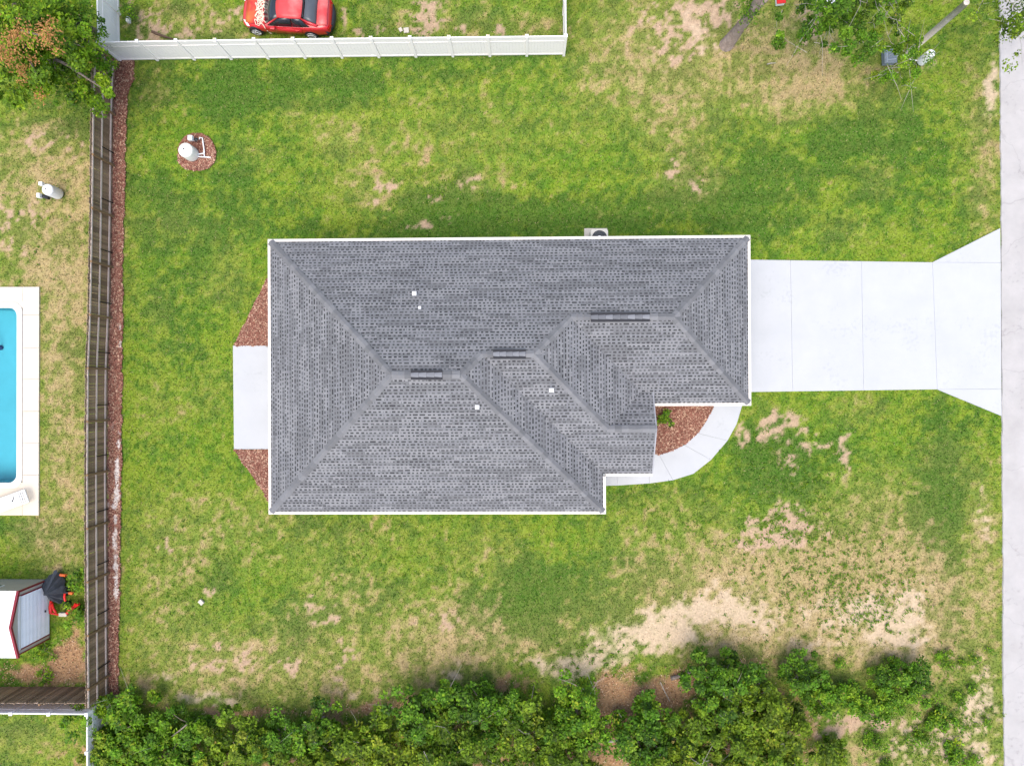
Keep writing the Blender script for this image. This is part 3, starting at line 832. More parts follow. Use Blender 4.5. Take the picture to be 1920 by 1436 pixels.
# porch gable rake boards and gable wall
gz = z1(PHW)
gb = MB()
for y_ in (YS2, PYR + PHW):
    gb.add([(XP - .02, y_, HZ - .2), (XP + .04, y_, HZ - .2), (XP + .04, PYR, gz - .2), (XP - .02, PYR, gz - .2),
            (XP - .02, y_, HZ + .012), (XP + .04, y_, HZ + .012), (XP + .04, PYR, gz + .012), (XP - .02, PYR, gz + .012)],
           [(0, 1, 2, 3), (4, 5, 6, 7), (0, 1, 5, 4), (1, 2, 6, 5), (2, 3, 7, 6), (3, 0, 4, 7)])
gb.build('rake_board', mat('rake_paint', (.30, .30, .31), .6), house)
MB().add([(XP - .25, YS2 + .2, HZ - .1), (XP - .25, PYR + PHW - .2, HZ - .1), (XP - .25, PYR, gz - .12)], [(0, 1, 2)]).build('gable_wall', M['stucco'], house)
# soffit + walls
plan = [(XW, YN), (XE3, YN), (XE3, YS3), (XP, YS3), (XP, YS2), (XE1, YS2), (XE1, YS1), (XW, YS1)]
sm = MB(); sm.add([(x, y, HZ - .19) for x, y in reversed(plan)], [tuple(range(8))])
sm.build('soffit', M['fascia'], house)
wp = [(XW + OV, YN - OV), (XE3 - OV, YN - OV), (XE3 - OV, YS3 + OV), (XE1 - OV, YS3 + OV), (XE1 - OV, YS1 + OV), (XW + OV, YS1 + OV)]
wl = MB(); n = 6
wl.add([(x, y, -.1) for x, y in wp] + [(x, y, HZ - .2) for x, y in wp], [(i, (i + 1) % n, n + (i + 1) % n, n + i) for i in range(n)])
wl.build('wall', M['stucco'], house)
for yc in (YS2 + .35,):
    MB().box(XP - .55, XP - .25, yc - .15, yc + .15, 0, HZ - .2).build('porch_column', M['fascia'], house)
gd = empty('garage_door', (XE3 - OV + .03, (YN + YS3) / 2, 0), 0, house)
for k in range(4):
    MB().box(0, .04, -2.44, 2.44, .02 + k * .53, .53 + k * .53).build('door_panel', M['white'], gd, bevel=.01)
fd = empty('front_door', (XE1 - OV + .02, (YS2 + YS3) / 2, 0), 0, house)
MB().box(0, .04, -.46, .46, .02, 2.05).build('leaf', mat('door_paint', (.08, .1, .12), .4), fd)
MB().tube([(.06, .38, 1.0), (.06, .38, 1.12)], .015, 8).build('handle', M['alloy'], fd)
for x_ in (-9, -5.5, -1.5, 2.5):
    for yy, s in ((YN - OV, 1), (YS1 + OV, -1)):
        if s < 0 and x_ > 1: continue
        w = empty('window', (x_, yy, 0), 0, house)
        MB().box(-.5, .5, min(0, s * .03), max(0, s * .03), .9, 2.1).build('frame', M['white'], w)
        for z_ in (.95, 1.53):
            MB().box(-.45, .45, min(s * .02, s * .04), max(s * .02, s * .04), z_, z_ + .52).build('pane', M['glass'], w)
BLOCK.append([(x * .985, y) for x, y in wp])

# air conditioner on its pad
acp = P(1124, 446, .85)
ac = empty('air_conditioner', (acp.x, acp.y, 0), R(1)); tag(ac, 'beige air conditioner with round fan grille beside the house', 'air conditioner')
MB().prism(rrect(-.42, .42, -.42, .42, .12, 4), .06, .85).build('cabinet', M['ac'], ac)
MB().lathe([(.36, .851), (.36, .87), (.33, .87), (.33, .856)], 28).build('fan_ring', M['black'], ac)
fm_ = MB().lathe([(0, .853), (.34, .853)], 28); fm_.build('fan_well', M['near_black'], ac)
gr = MB()
for k in range(6):
    r = .06 + k * .052
    gr.tube([(r * math.cos(t), r * math.sin(t), .872) for t in np.linspace(0, 2 * np.pi, 25)], .006, 4, False)
gr.build('grille', M['grey_plastic'], ac)
MB().lathe([(0, .875), (.10, .875), (.10, .86)], 16).build('motor_cap', M['alloy'], ac)
pdp = P(1119, 447, .05)
pad = MB().box(-.62, .52, -.5, .5, -.08, .05).build('equipment_pad', M['paver'], None, bevel=.01, loc=(pdp.x, pdp.y, 0))
tag(pad, 'pale concrete pad under the air conditioner', 'pad')

# ================================================================== FENCES
def along(pts, d):
    acc = 0
    for a, b in zip(pts[:-1], pts[1:]):
        l = (b - a).length
        if d <= acc + l + 1e-6:
            return a + (b - a) * ((d - acc) / l), (b - a).normalized()
        acc += l
    return pts[-1], (pts[-1] - pts[-2]).normalized()
def plen(pts): return sum((b - a).length for a, b in zip(pts[:-1], pts[1:]))
FH = 1.83
pick_meshes = []
for k in range(5):
    sh = 0.75 + .14 * k
    me = MB().add([(-.011, -.069, .03), (.011, -.069, .03), (.011, .069, .03), (-.011, .069, .03),
                   (-.011, -.069, FH - .035), (.011, -.069, FH - .035), (.011, .069, FH - .035), (-.011, .069, FH - .035),
                   (-.011, -.04, FH), (.011, -.04, FH), (.011, .04, FH), (-.011, .04, FH)],
                  [(3, 2, 1, 0), (0, 1, 5, 4), (1, 2, 6, 5), (2, 3, 7, 6), (3, 0, 4, 7), (4, 5, 9, 8), (5, 6, 10, 9), (6, 7, 11, 10), (7, 4, 8, 11), (8, 9, 10, 11)]).mesh('picket')
    me.materials.append(mat('picket_wood_%d' % k, tuple(np.array((.235, .152, .094)) * sh), .9, .35, 5, .4, 40, spec=.1, tint=tuple(np.array((.285, .21, .145)) * sh)))
    pick_meshes.append(me)
def wood_fence(pxpts, label, side=1, offset=0.0, dark_bars=True):
    """side=+1: rails and posts stand on the right of the walking direction"""
    pts = [P(a, b) for a, b in pxpts]
    root = empty('wooden_fence', pts[0]); tag(root, label, 'fence')
    L = plen(pts); rr_ = random.Random(len(label))
    n = int(L / .146)
    for k in range(n):
        p, d = along(pts, (k + .5) * L / n)
        nrm = Vector((d.y, -d.x, 0)) * side
        place('picket', rr_.choice(pick_meshes), root, p - root.location - nrm * .035 + Vector((0, 0, rr_.uniform(-.02, .02))),
              (rr_.uniform(-.006, .006), rr_.uniform(-.012, .012), math.atan2(d.y, d.x) - math.pi / 2))
    nb = max(1, round((L - offset) / 2.57))
    pm = MB().box(-.045, .045, -.045, .045, 0, FH - .06).mesh('post'); pm.materials.append(M['wood_post'])
    sm_ = MB().box(-.02, .02, -.02, .02, 0, .98).mesh('dark_bar'); sm_.materials.append(M['near_black'])  # thin near-black bar reaching about half the fence height
    ds = [offset + (L - offset) * k / nb for k in range(nb + 1)]
    for k, dd in enumerate(ds):
        p, d = along(pts, dd); nrm = Vector((d.y, -d.x, 0)) * side
        az = math.atan2(d.y, d.x)
        place('post', pm, root, p - root.location + nrm * .062, (0, 0, az))
        if k < nb and dark_bars:
            p2, d2 = along(pts, dd + .72 + rr_.uniform(-.12, .12)); nrm2 = Vector((d2.y, -d2.x, 0)) * side
            place('dark_bar', sm_, root, p2 - root.location + nrm2 * .035, (0, 0, az))
    for k in range(-1 if offset > .3 else 0, nb):
        da, db_ = (ds[k], ds[k + 1]) if k >= 0 else (0, ds[0])
        a, _ = along(pts, da); b, _ = along(pts, db_)
        d = (b - a); l = d.length; d.normalize(); nrm = Vector((d.y, -d.x, 0)) * side
        for z in (.28, .98, 1.66):
            me = MB().box(0, l - .006, -.019, .019, -.044, .044).mesh('rail'); me.materials.append(M['wood_rail'])
            place('rail', me, root, a - root.location + nrm * -.002 + Vector((0, 0, z)), (0, 0, math.atan2(d.y, d.x)))
    return root
wood_fence([(205.5, 1297), (204.5, 1150), (203.5, 1000), (203, 870), (204.5, 690), (209, 580), (212, 400), (214.5, 200), (218, 122)],
           'long weathered brown wooden picket fence with rails beside the mulch strip', 1, .9)
wood_fence([(-60, 1288), (203, 1288)], 'short dark wooden picket fence behind the shed at lower left', 1, .4, False)

# vinyl fences
VH = 1.83
board_me = MB().box(-.0, .1505, -.011, .011, .14, VH - .13).mesh('board'); board_me.materials.append(M['vinyl'])
bb = bmesh.new(); bb.from_mesh(board_me); bmesh.ops.bevel(bb, geom=list(bb.edges), offset=.004, segments=1, affect='EDGES'); bb.to_mesh(board_me); bb.free()
post_me = MB().box(-.064, .064, -.064, .064, -.05, VH + .02).box(-.078, .078, -.078, .078, VH + .02, VH + .045).box(-.07, .07, -.07, .07, VH + .045, VH + .075, taper=.055).mesh('post')
post_me.materials.append(M['vinyl'])
cap_yel = mat('post_light', (.74, .60, .36), .4, .05)
def vinyl(runs, label, lights=()):
    root = empty('vinyl_fence', runs[0][0]); tag(root, label, 'fence')
    for run in runs:
        for k, p in enumerate(run):
            if run is not runs[0] and k == 0: continue
            d = (run[min(k + 1, len(run) - 1)] - run[max(k - 1, 0)])
            o = place('post', post_me, root, p - root.location, (0, 0, math.atan2(d.y, d.x)))
            if run is runs[0] and k in lights:
                MB().box(-.05, .05, -.05, .05, VH + .075, VH + .10).build('cap_light', cap_yel, o)
        for a, b in zip(run[:-1], run[1:]):
            d = b - a; l = d.length; az = math.atan2(d.y, d.x)
            pn = empty('panel', a - root.location, az, root)
            for z0, z1_ in ((VH - .15, VH - .01), (.05, .17), (VH - .50, VH - .42)):
                MB().box(.06, l - .06, -.026, .026, z0, z1_).build('rail', M['vinyl'], pn, bevel=.004)
            nb = max(1, int(round((l - .13) / .152)))
            for k in range(nb):
                w = (l - .13) / nb
                place('board', board_me, pn, (.065 + k * w, 0, 0), (0, 0, 0), (w / .1525, 1, 1))
NB = [(226 + (1057 - 226) * k / 12, 113.5 - 10.5 * (k / 12) ** 0.8) for k in range(13)]
northrun = [P(a, b) for a, b in NB]
c0 = northrun[0]
westrun = [c0] + [c0 + (P(222, -60) - c0) * t for t in (.5, 1.0)]
eastrun = [northrun[-1]] + [northrun[-1] + (P(1056, -50) - northrun[-1]) * t for t in (.5, 1.0)]
stub = [c0, P(219, 115)]
vinyl([northrun, westrun, eastrun], 'long white vinyl fence between the lawn and the red car', lights=(3, 5, 7, 9, 10))
sb = c0 + (P(214, 111) - c0)
sw = P(206, 1306)
vinyl([[sw, sw + Vector((-1.83, 0, 0)), sw + Vector((-3.66, 0, 0)), sw + Vector((-5.5, 0, 0)), sw + Vector((-7.3, 0, 0))],
       [sw, sw + Vector((0.02, -1.83, 0)), sw + Vector((.04, -3.66, 0)), sw + Vector((.05, -5.5, 0))]], 'white vinyl fence corner at lower left below the wooden fence')

# ================================================================== CAR
fw, rw = P(479, 62, .3), P(587, 69, .3)
hd = (fw - rw).normalized()
az = math.atan2(hd.y, hd.x)
leftn = Vector((-hd.y, hd.x, 0))
WB = 2.76
mid = (fw + rw) / 2 - leftn * .92 - hd * .22
car = empty('parked_car', (mid.x, mid.y, 0), az)
tag(car, 'faded red two door coupe parked behind the white vinyl fence', 'car')
ST = [(2.27, .50, .50, .54), (2.15, .70, .60, .64), (1.85, .83, .68, .74), (1.38, .885, .77, .85), (.80, .89, .85, .94), (0, .89, .89, .93), (-.8, .89, .92, .95), (-1.38, .89, .94, .99), (-1.80, .86, .95, 1.02), (-2.08, .79, .90, .99), (-2.22, .70, .72, .78)]
rings = []
for x, w, zb, zd in ST:
    half = [(w * .86, .20), (w * .985, .34), (w, .55), (w * .985, zb - .10), (w * .92, zb), (w * .55, zd), (0, zd + .025)]
    ring = [(x, -y, z) for y, z in half[:-1]] + [(x, 0, half[-1][1])] + [(x, y, z) for y, z in reversed(half[:-1])]
    rings.append(ring)
bm_ = MB(); nr = len(rings[0])
bm_.v = [p for r in rings for p in r]
for i in range(len(rings) - 1):
    for k in range(nr):
        bm_.f.append((i * nr + k, (i + 1) * nr + k, (i + 1) * nr + (k + 1) % nr, i * nr + (k + 1) % nr)); bm_.c.append(None)
bm_.f += [tuple(range(nr)), tuple((len(rings) - 1) * nr + k for k in reversed(range(nr)))]; bm_.c += [None, None]
body = bm_.build('body', M['red_paint'], car, True)
md = body.modifiers.new('sub', 'SUBSURF'); md.levels = 1; md.render_levels = 2
def sheet(pts_grid, name, m, parent, th=.02, smooth=True):
    mb = MB(); r_, c_ = len(pts_grid), len(pts_grid[0])
    mb.v = [tuple(p) for row in pts_grid for p in row]
    for i in range(r_ - 1):
        for j in range(c_ - 1):
            mb.f.append((i * c_ + j, i * c_ + j + 1, (i + 1) * c_ + j + 1, (i + 1) * c_ + j)); mb.c.append(None)
    o = mb.build(name, m, parent, smooth)
    s = o.modifiers.new('solid', 'SOLIDIFY'); s.thickness = th; s.offset = 0
    return o
def arc(x, w, z, crown, n=9, xb=0.0):
    return [(x + xb * (1 - (t * 2 - 1) ** 2), w * (t * 2 - 1), z + crown * (1 - (t * 2 - 1) ** 2)) for t in np.linspace(0, 1, n)]
sheet([arc(2.02, .60, .68, .04), arc(1.75, .70, .76, .06), arc(1.38, .74, .84, .055), arc(.98, .75, .905, .06)], 'hood', M['hood_worn'], car, .03)
sheet([arc(.92, .74, .91, .06, xb=.12), arc(.55, .69, 1.14, .06, xb=.10), arc(.20, .60, 1.335, .05, xb=.08)], 'windshield', M['glass'], car)
sheet([arc(.24, .60, 1.335, .05, xb=.08), arc(-.1, .61, 1.365, .05), arc(-.5, .61, 1.365, .05), arc(-.92, .585, 1.335, .045, xb=-.05)], 'roof_panel', M['red_faded'], car, .025)
sheet([arc(-1.02, .56, 1.25, .04, xb=-.04), arc(-1.3, .62, 1.12, .05), arc(-1.58, .66, 1.01, .05)], 'rear_window', mat('tinted_rear_glass', (.075, .085, .095), .3, .1, 3, spec=.5), car)
MB().box(-1.02, -.90, -.5, .5, 1.12, 1.30).build('rear_shelf', M['black'], car)
sheet([arc(-1.60, .70, 1.015, .045), arc(-1.85, .69, 1.03, .05), arc(-2.10, .66, 1.0, .045)], 'trunk_lid', M['red_faded'], car, .03)
for s in (1, -1):
    sheet([[(.82, s * .815, .90), (.32, s * .66, 1.24), (.15, s * .625, 1.30)], [(.1, s * .83, .925), (.0, s * .70, 1.2), (-.05, s * .632, 1.33)], [(-.38, s * .83, .935), (-.38, s * .70, 1.2), (-.38, s * .632, 1.335)]], 'side_window', M['glass'], car, .015)
    sheet([[(-.42, s * .83, .935), (-.42, s * .70, 1.2), (-.42, s * .632, 1.335)], [(-.8, s * .83, .95), (-.75, s * .70, 1.19), (-.72, s * .63, 1.32)], [(-1.25, s * .80, .965), (-1.0, s * .70, 1.14), (-.92, s * .61, 1.28)]], 'side_window', M['glass'], car, .015)
    MB().tube([(.90, s * .79, .91), (.5, s * .70, 1.16), (.2, s * .618, 1.335)], [.04, .035, .03], 6).build('pillar', M['red_paint'], car, True)
    MB().tube([(-.9, s * .60, 1.325), (-1.2, s * .67, 1.17), (-1.6, s * .74, 1.0)], [.045, .055, .07], 6).build('pillar', M['red_paint'], car, True)
    MB().tube([(.2, s * .618, 1.345), (-.4, s * .632, 1.37), (-.92, s * .605, 1.33)], .02, 6).build('roof_rail', M['red_paint'], car, True)
    dr = sheet([[(.62, s * .897, .36), (.62, s * .905, .6), (.66, s * .885, .83)], [(-.2, s * .90, .36), (-.2, s * .908, .6), (-.2, s * .89, .85)], [(-.78, s * .90, .40), (-.8, s * .908, .6), (-.82, s * .89, .86)]], 'door', M['red_paint'], car, .02)
    MB().tube([(-.48, s * .92, .78), (-.56, s * .935, .785), (-.70, s * .92, .78)], .016, 6).build('handle', M['red_faded'], dr, True)
    MB().box(.45, .68, s * .96 - .07, s * .96 + .07, .88, 1.0).build('mirror', M['red_paint'], car, bevel=.03)
    hl = MB(); hl.add([(2.10, s * .48, .56), (2.18, s * .46, .62), (1.98, s * .76, .62), (1.86, s * .80, .66), (1.92, s * .72, .72), (2.08, s * .52, .67)], [(0, 2, 3, 4, 5, 1)])
    h_ = hl.build('headlight', M['lens'], car); h_.modifiers.new('solid', 'SOLIDIFY').thickness = .05
    tl = MB(); tl.add([(-2.10, s * .78, .88), (-2.22, s * .55, .86), (-2.24, s * .53, .74), (-2.12, s * .80, .76)], [(0, 1, 2, 3)])
    t_ = tl.build('taillight', M['amber'], car); t_.modifiers.new('solid', 'SOLIDIFY').thickness = .05
    for wx in (WB / 2 + .22, -WB / 2 + .22):
        MB().tube([(wx, s * .70, .34), (wx, s * .893, .34)], .335, 24).build('wheel_arch', M['black'], car)
        wl_ = empty('wheel', (wx, s * .80, .315), 0, car)
        tb = MB(); pr = [(.20, -.11), (.29, -.11), (.315, -.08), (.315, .08), (.29, .11), (.20, .11), (.20, -.11)]
        for i, (r_, y_) in enumerate(pr):
            for k in range(28):
                t = 2 * math.pi * k / 28; tb.v.append((r_ * math.cos(t), y_, r_ * math.sin(t)))
        for i in range(len(pr) - 1):
            for k in range(28):
                tb.f.append((i * 28 + k, i * 28 + (k + 1) % 28, (i + 1) * 28 + (k + 1) % 28, (i + 1) * 28 + k)); tb.c.append(None)
        tb.build('tyre', M['rubber'], wl_, True)
        rm = MB()
        for k in range(7):
            t = 2 * math.pi * k / 7
            rm.tube([(0.03 * math.cos(t), s * .112, .03 * math.sin(t)), (.22 * math.cos(t), s * .105, .22 * math.sin(t))], [.035, .03], 6)
        for k in range(20):
            t, t2 = 2 * math.pi * k / 20, 2 * math.pi * (k + 1) / 20
            rm.tube([(.22 * math.cos(t), s * .108, .22 * math.sin(t)), (.22 * math.cos(t2), s * .108, .22 * math.sin(t2))], .022, 6, False)
        rm.build('rim', M['alloy'], wl_, True)
rbm = MB()
prev = None
pr_ = []
for t in np.linspace(-1, 1, 13):
    y_ = .84 * t; x_ = -2.30 + .30 * abs(t) ** 2.6
    pr_.append([(x_ + .14, y_ * .97, .30), (x_, y_, .30), (x_ - .03, y_ * 1.02, .46), (x_ + .02, y_, .62), (x_ + .16, y_ * .96, .64)])
sheet(pr_, 'rear_bumper', M['black'], car, .03)
MB().box(2.10, 2.28, -.45, .45, .30, .50).build('grille', M['black'], car, bevel=.04)
rope = empty('rope', (mid.x, mid.y, 0), az); tag(rope, 'tangled cream rope lying across the hood of the red car', 'rope')
rp_ = []
rr2 = random.Random(12)
for k in range(150):
    t = k / 149
    y_ = -.75 + 1.45 * t + .16 * math.sin(k * 1.3) + rr2.uniform(-.05, .05)
    x_ = 1.20 + .20 * math.sin(k * .77 + .5) + .10 * math.sin(k * .31)
    z_ = .96 - .09 * abs(y_) + rr2.uniform(0, .05)
    rp_.append((x_, y_, z_))
rp_ += [(1.05, .80, .90), (1.0, .90, .80), (.95, .935, .6), (.86, .95, .42), (.80, .96, .36), (.86, .97, .45), (.93, .955, .62)]
MB().tube(rp_, .019, 6).build('rope_coil', M['rope'], rope, True)

# ================================================================== SHED
sx = P(93, 1141).x
sy0, sy1 = P(93, 1196).y, P(93, 1086).y
SL = 4.2; EH, RH = 2.25, 2.70
shed = empty('shed', (sx, (sy0 + sy1) / 2, 0)); tag(shed, 'white roofed metal shed with maroon trim and white roll up door', 'shed')
hw = (sy1 - sy0) / 2
wm = MB()
wm.add([(0, -hw, 0), (0, hw, 0), (0, hw, EH), (0, 0, RH), (0, -hw, EH), (-SL, -hw, 0), (-SL, hw, 0), (-SL, hw, EH), (-SL, 0, RH), (-SL, -hw, EH)],
       [(0, 1, 2, 3, 4), (9, 8, 7, 6, 5), (1, 6, 7, 2), (5, 0, 4, 9)])
for k in range(34):
    x_ = -.06 - k * .122
    for s in (-1, 1):
        y_ = s * hw
        wm.box(x_ - .02, x_ + .02, min(y_, y_ + s * .018), max(y_, y_ + s * .018), .02, EH - .02)
wm.build('wall', M['metal_wall'], shed)
for s in (-1, 1):
    nP = 7
    for k in range(nP):
        xa, xb = .12 - k * (SL + .2) / nP, .12 - (k + 1) * (SL + .2) / nP + .004
        rm_ = MB()
        y0_, z0_, y1_, z1_ = s * (hw + .10), EH - .01, 0.0, RH + .035
        rm_.add([(xa, y0_, z0_ + .02), (xb, y0_, z0_ + .02), (xb, y1_, z1_), (xa, y1_, z1_)], [(0, 1, 2, 3)])
        for q in range(3):
            xm = xa + (xb - xa) * (q + .5) / 3
            rm_.add([(xm - .02, y0_, z0_ + .022), (xm, y0_, z0_ + .045), (xm + .02, y0_, z0_ + .022), (xm - .02, y1_, z1_ + .002), (xm, y1_, z1_ + .025), (xm + .02, y1_, z1_ + .002)], [(0, 1, 4, 3), (1, 2, 5, 4)])
        rm_.build('roof_panel', M['metal_roof'], shed)
    tb = MB()
    tb.add([(.125, s * (hw + .11), EH - .09), (.125, 0, RH - .05), (.125, 0, RH + .05), (.125, s * (hw + .11), EH + .02),
            (.02, s * (hw + .11), EH + .032), (.02, 0, RH + .062), (.125, s * (hw + .11), EH + .032), (.125, 0, RH + .062)],
           [(0, 1, 2, 3), (4, 5, 7, 6)])
    tb.build('gable_trim', M['maroon'], shed)
    MB().box(-.10, .022, s * (hw + .022) - .012, s * (hw + .022) + .012, 0, EH - .05).box(.004, .026, s * hw - .02 if s > 0 else -hw - .02 + .0, s * hw + .02, 0, EH - .05).build('corner_trim', M['maroon'], shed)
    MB().box(.006, .03, s * (hw - .20) - .03, s * (hw - .20) + .03, 0, EH - .18).build('door_jamb', M['maroon'], shed)
rd = empty('roll_up_door', (.012, 0, 0), 0, shed)
slm = MB().add([(0, -hw + .24, 0), (.022, -hw + .24, .035), (.022, -hw + .24, .06), (0, -hw + .24, .088), (0, hw - .24, 0), (.022, hw - .24, .035), (.022, hw - .24, .06), (0, hw - .24, .088)],
               [(0, 1, 5, 4), (1, 2, 6, 5), (2, 3, 7, 6), (0, 3, 2, 1), (4, 5, 6, 7)]).mesh('slat')
slm.materials.append(M['door_white'])
for k in range(21): place('slat', slm, rd, (0, 0, .03 + k * .092))
MB().box(.02, .06, -.05, .05, .35, .40).build('handle', M['black'], rd)
MB().box(0, .05, -hw + .2, hw - .2, EH - .22, EH - .10).build('door_header', M['white'], shed)
sw_ = empty('window', (-1.9, hw + .02, 1.2), 0, shed)
MB().box(-.5, .5, 0, .03, -.05, .75).build('frame', M['white'], sw_)
MB().box(-.44, .44, .02, .04, 0, .7).build('pane', M['glass'], sw_)

# ------------------------------------------------------------------ tarp-covered garden machine
mc = P(122, 1118)
gm = empty('garden_tiller', (mc.x, mc.y, 0)); tag(gm, 'red garden tiller under a black tarp between shed and wooden fence', 'tiller')
m_ = MB()
for a, b, r in (((-.6, -.75, .25), (.25, -.85, .25), .05), ((-.55, -.75, .25), (-.45, -.1, .35), .085), ((-.3, -.72, .25), (-.35, -.2, .45), .06), ((.2, -.8, .25), (1.0, -.22, .45), .07), ((.35, -.65, .3), (.9, -.18, .5), .06), ((.35, -.05, .5), (.4, .35, .6), .055)):
    m_.tube([a, tuple((np.array(a) + np.array(b)) / 2 + np.array((0, 0, .05))), b], r, 8)
m_.build('frame', M['red_plastic'], gm, True)
MB().box(-.1, .3, -.9, -.72, .12, .34).build('skid_plate', M['paver'], gm, bevel=.02)
MB().tube([(.45, .42, .7), (.62, .42, .72), (.68, .40, .7)], .04, 8).build('handle_bar', M['black'], gm, True)
MB().tube([(.66, .40, .7), (.86, .37, .68)], .07, 10).build('grip', M['orange_plastic'], gm, True)
MB().tube([(-.05, 1.18, .3), (.25, 1.14, .3)], .07, 10).build('grip', M['orange_plastic'], gm, True)
for yy in (-.35, .35):
    MB().tube([(.2, yy, .22), (.32, yy, .22)], .22, 18).build('wheel', M['rubber'], gm)
tp = P(117, 1108)
tarp = MB()
nr_, na = 9, 40
outline = [(.05, 1.0), (.35, .55), (.5, .1), (.45, -.35), (.3, -.7), (.0, -.75), (-.2, -.35), (-.65, -.3), (-.5, .05), (-.75, .3), (-.35, .75)]
ol = []
for k in range(na):
    t = k / na * len(outline); i = int(t); f = t - i
    a, b = outline[i % len(outline)], outline[(i + 1) % len(outline)]
    ol.append((a[0] + (b[0] - a[0]) * f, a[1] + (b[1] - a[1]) * f))
rt = random.Random(8)
for i in range(nr_):
    f = i / (nr_ - 1)
    for k, (x_, y_) in enumerate(ol):
        fold = .09 * math.sin(k * .95 + 1) * f + .07 * math.sin(k * 2.3) * f
        z_ = 1.0 - .78 * f ** 1.2 + fold + rt.uniform(-.015, .015)
        if i == 0: z_ = 1.0
        tarp.v.append((x_ * f * (1 + fold * .3), y_ * f * (1 + fold * .3), max(.04, z_)))
for i in range(nr_ - 1):
    for k in range(na):
        tarp.f.append((i * na + k, i * na + (k + 1) % na, (i + 1) * na + (k + 1) % na, (i + 1) * na + k)); tarp.c.append(None)
to = tarp.build('tarp', M['tarp'], None, False, loc=(tp.x - .15, tp.y + .15, 0)); tag(to, 'crumpled black tarp draped over a red garden tiller', 'tarp')

# ------------------------------------------------------------------ sun lounger on the pool deck
lp = P(18, 941, .35)
lg = empty('sun_lounger', (lp.x, lp.y, .04), R(20)); tag(lg, 'white slatted sun lounger on the cream pool deck corner', 'sun lounger')
for s in (-1, 1):
    MB().box(-1.0, .95, s * .31 - .03, s * .31 + .03, .30, .36).build('side_rail', M['white'], lg, bevel=.01)
    for x_ in (-.8, .7):
        MB().box(x_ - .03, x_ + .03, s * .30 - .025, s * .30 + .025, 0, .30).build('leg', M['white'], lg, bevel=.005)
for k in range(17):
    MB().box(-.98 + k * .092, -.98 + k * .092 + .082, -.28, .28, .335, .352).build('slat', M['white'], lg)
for k in range(3):
    MB().box(.62 + k * .10, .62 + k * .10 + .05, -.28, .28, .335, .352).build('slat', M['white'], lg)
MB().box(.90, .96, -.33, .33, .29, .37).build('end_rail', M['white'], lg, bevel=.01)
MB().tube([(.22, .02, .37), (.30, .1, .372), (.34, .18, .37)], .018, 6).tube([(.16, -.03, .37), (.23, .02, .37)], .03, 6).build('strap', M['black'], lg)

# ------------------------------------------------------------------ well tanks
def well(px, py, label, m, h, r, parts):
    p = P(px, py)
    t = empty('well_tank', p); tag(t, label, 'tank')
    prof = [(0.0, .03), (r * .8, .03), (r * .97, .07), (r, .13), (r, h - .10), (r * .97, h - .05), (r * .88, h - .015), (r * .6, h), (0, h + .01)]
    MB().lathe(prof, 32).build('vessel', m, t, True)
    MB().lathe([(r * .8, -.05), (r * .8, .1)], 24).build('base_ring', M['black'], t)
    MB().lathe([(.03, h), (.03, h + .05), (0, h + .05)], 10, (-.05, 0.02, 0)).build('valve', M['black'], t)
    for kind, a in parts:
        if kind == 'pipe': MB().tube(a, .03, 8).build('pipe', M['pvc'], t, True)
        if kind == 'pump': MB().tube(a, [.09, .10, .09], 14).build('pump_motor', M['black'], t, True)
        if kind == 'box': MB().box(*a).build('pressure_switch_box', M['white'], t, bevel=.015)
    return t
well(361.5, 291, 'cream white well tank with pipes on the round mulch ring', M['tank_cream'], .80, .36,
     [('pipe', [(.3, -.02, .15), (.58, .02, .15), (.66, .06, .15), (.56, .80, .15), (.42, .82, .15), (.40, .72, .15)]), ('pipe', [(.30, -.12, .12), (.62, -.14, .12), (.95, -.14, .02)]),
      ('pipe', [(.62, .1, .15), (.66, -.14, .12)]), ('pump', [(.26, .70, .28), (.32, .66, .28), (.36, .64, .25)]), ('box', (-.02, .20, .58, .82, .3, .5)), ('pipe', [(.1, .7, 0), (.1, .7, .32)])])
well(111, 364.5, "tall white well tank on the neighbouring dry lawn", M['tank'], .90, .28,
     [('box', (-.62, -.44, .28, .46, .4, .62)), ('pipe', [(-.53, .37, 0), (-.53, .37, .4)]), ('pump', [(-.3, -.28, .3), (-.45, -.22, .3), (-.62, -.18, .3)]), ('pipe', [(-.28, -.05, .3), (-.4, -.2, .3)]), ('box', (-.78, -.62, -.3, -.08, .3, .55)), ('pipe', [(-.7, -.2, 0), (-.7, -.2, .3)])])
well(1726, 117, 'white well tank standing below the leaning wooden utility pole', M['tank'], .90, .22, [('pipe', [(-.2, 0, .15), (-.6, .05, .15), (-.9, .3, .1)])])
gb_ = P(1669, 106, .3)
gbx = empty('utility_box', (gb_.x, gb_.y, 0), R(3)); tag(gbx, 'grey ribbed utility box on dry grass near the utility pole', 'box')
MB().box(-.27, .27, -.32, .32, 0, .30).build('case', M['grey_plastic'], gbx, bevel=.02)
MB().box(-.30, .30, -.35, .35, .30, .36).build('lid', mat('grey_lid', (.25, .28, .31), .5), gbx, bevel=.015)
MB().box(-.20, -.16, -.30, .30, .36, .38).box(-.16, .25, -.20, -.16, .36, .38).build('lid_rib', M['alloy'], gbx)
wb = P(1681, 99, .35)
pc = MB().lathe([(.19, 0), (.19, .22), (.15, .34), (.06, .40), (0, .41)], 18).build('pump_cover', M['tank'], None, True, loc=(wb.x, wb.y, 0)); tag(pc, 'small white domed pump cover beside the grey utility box', 'pump cover')

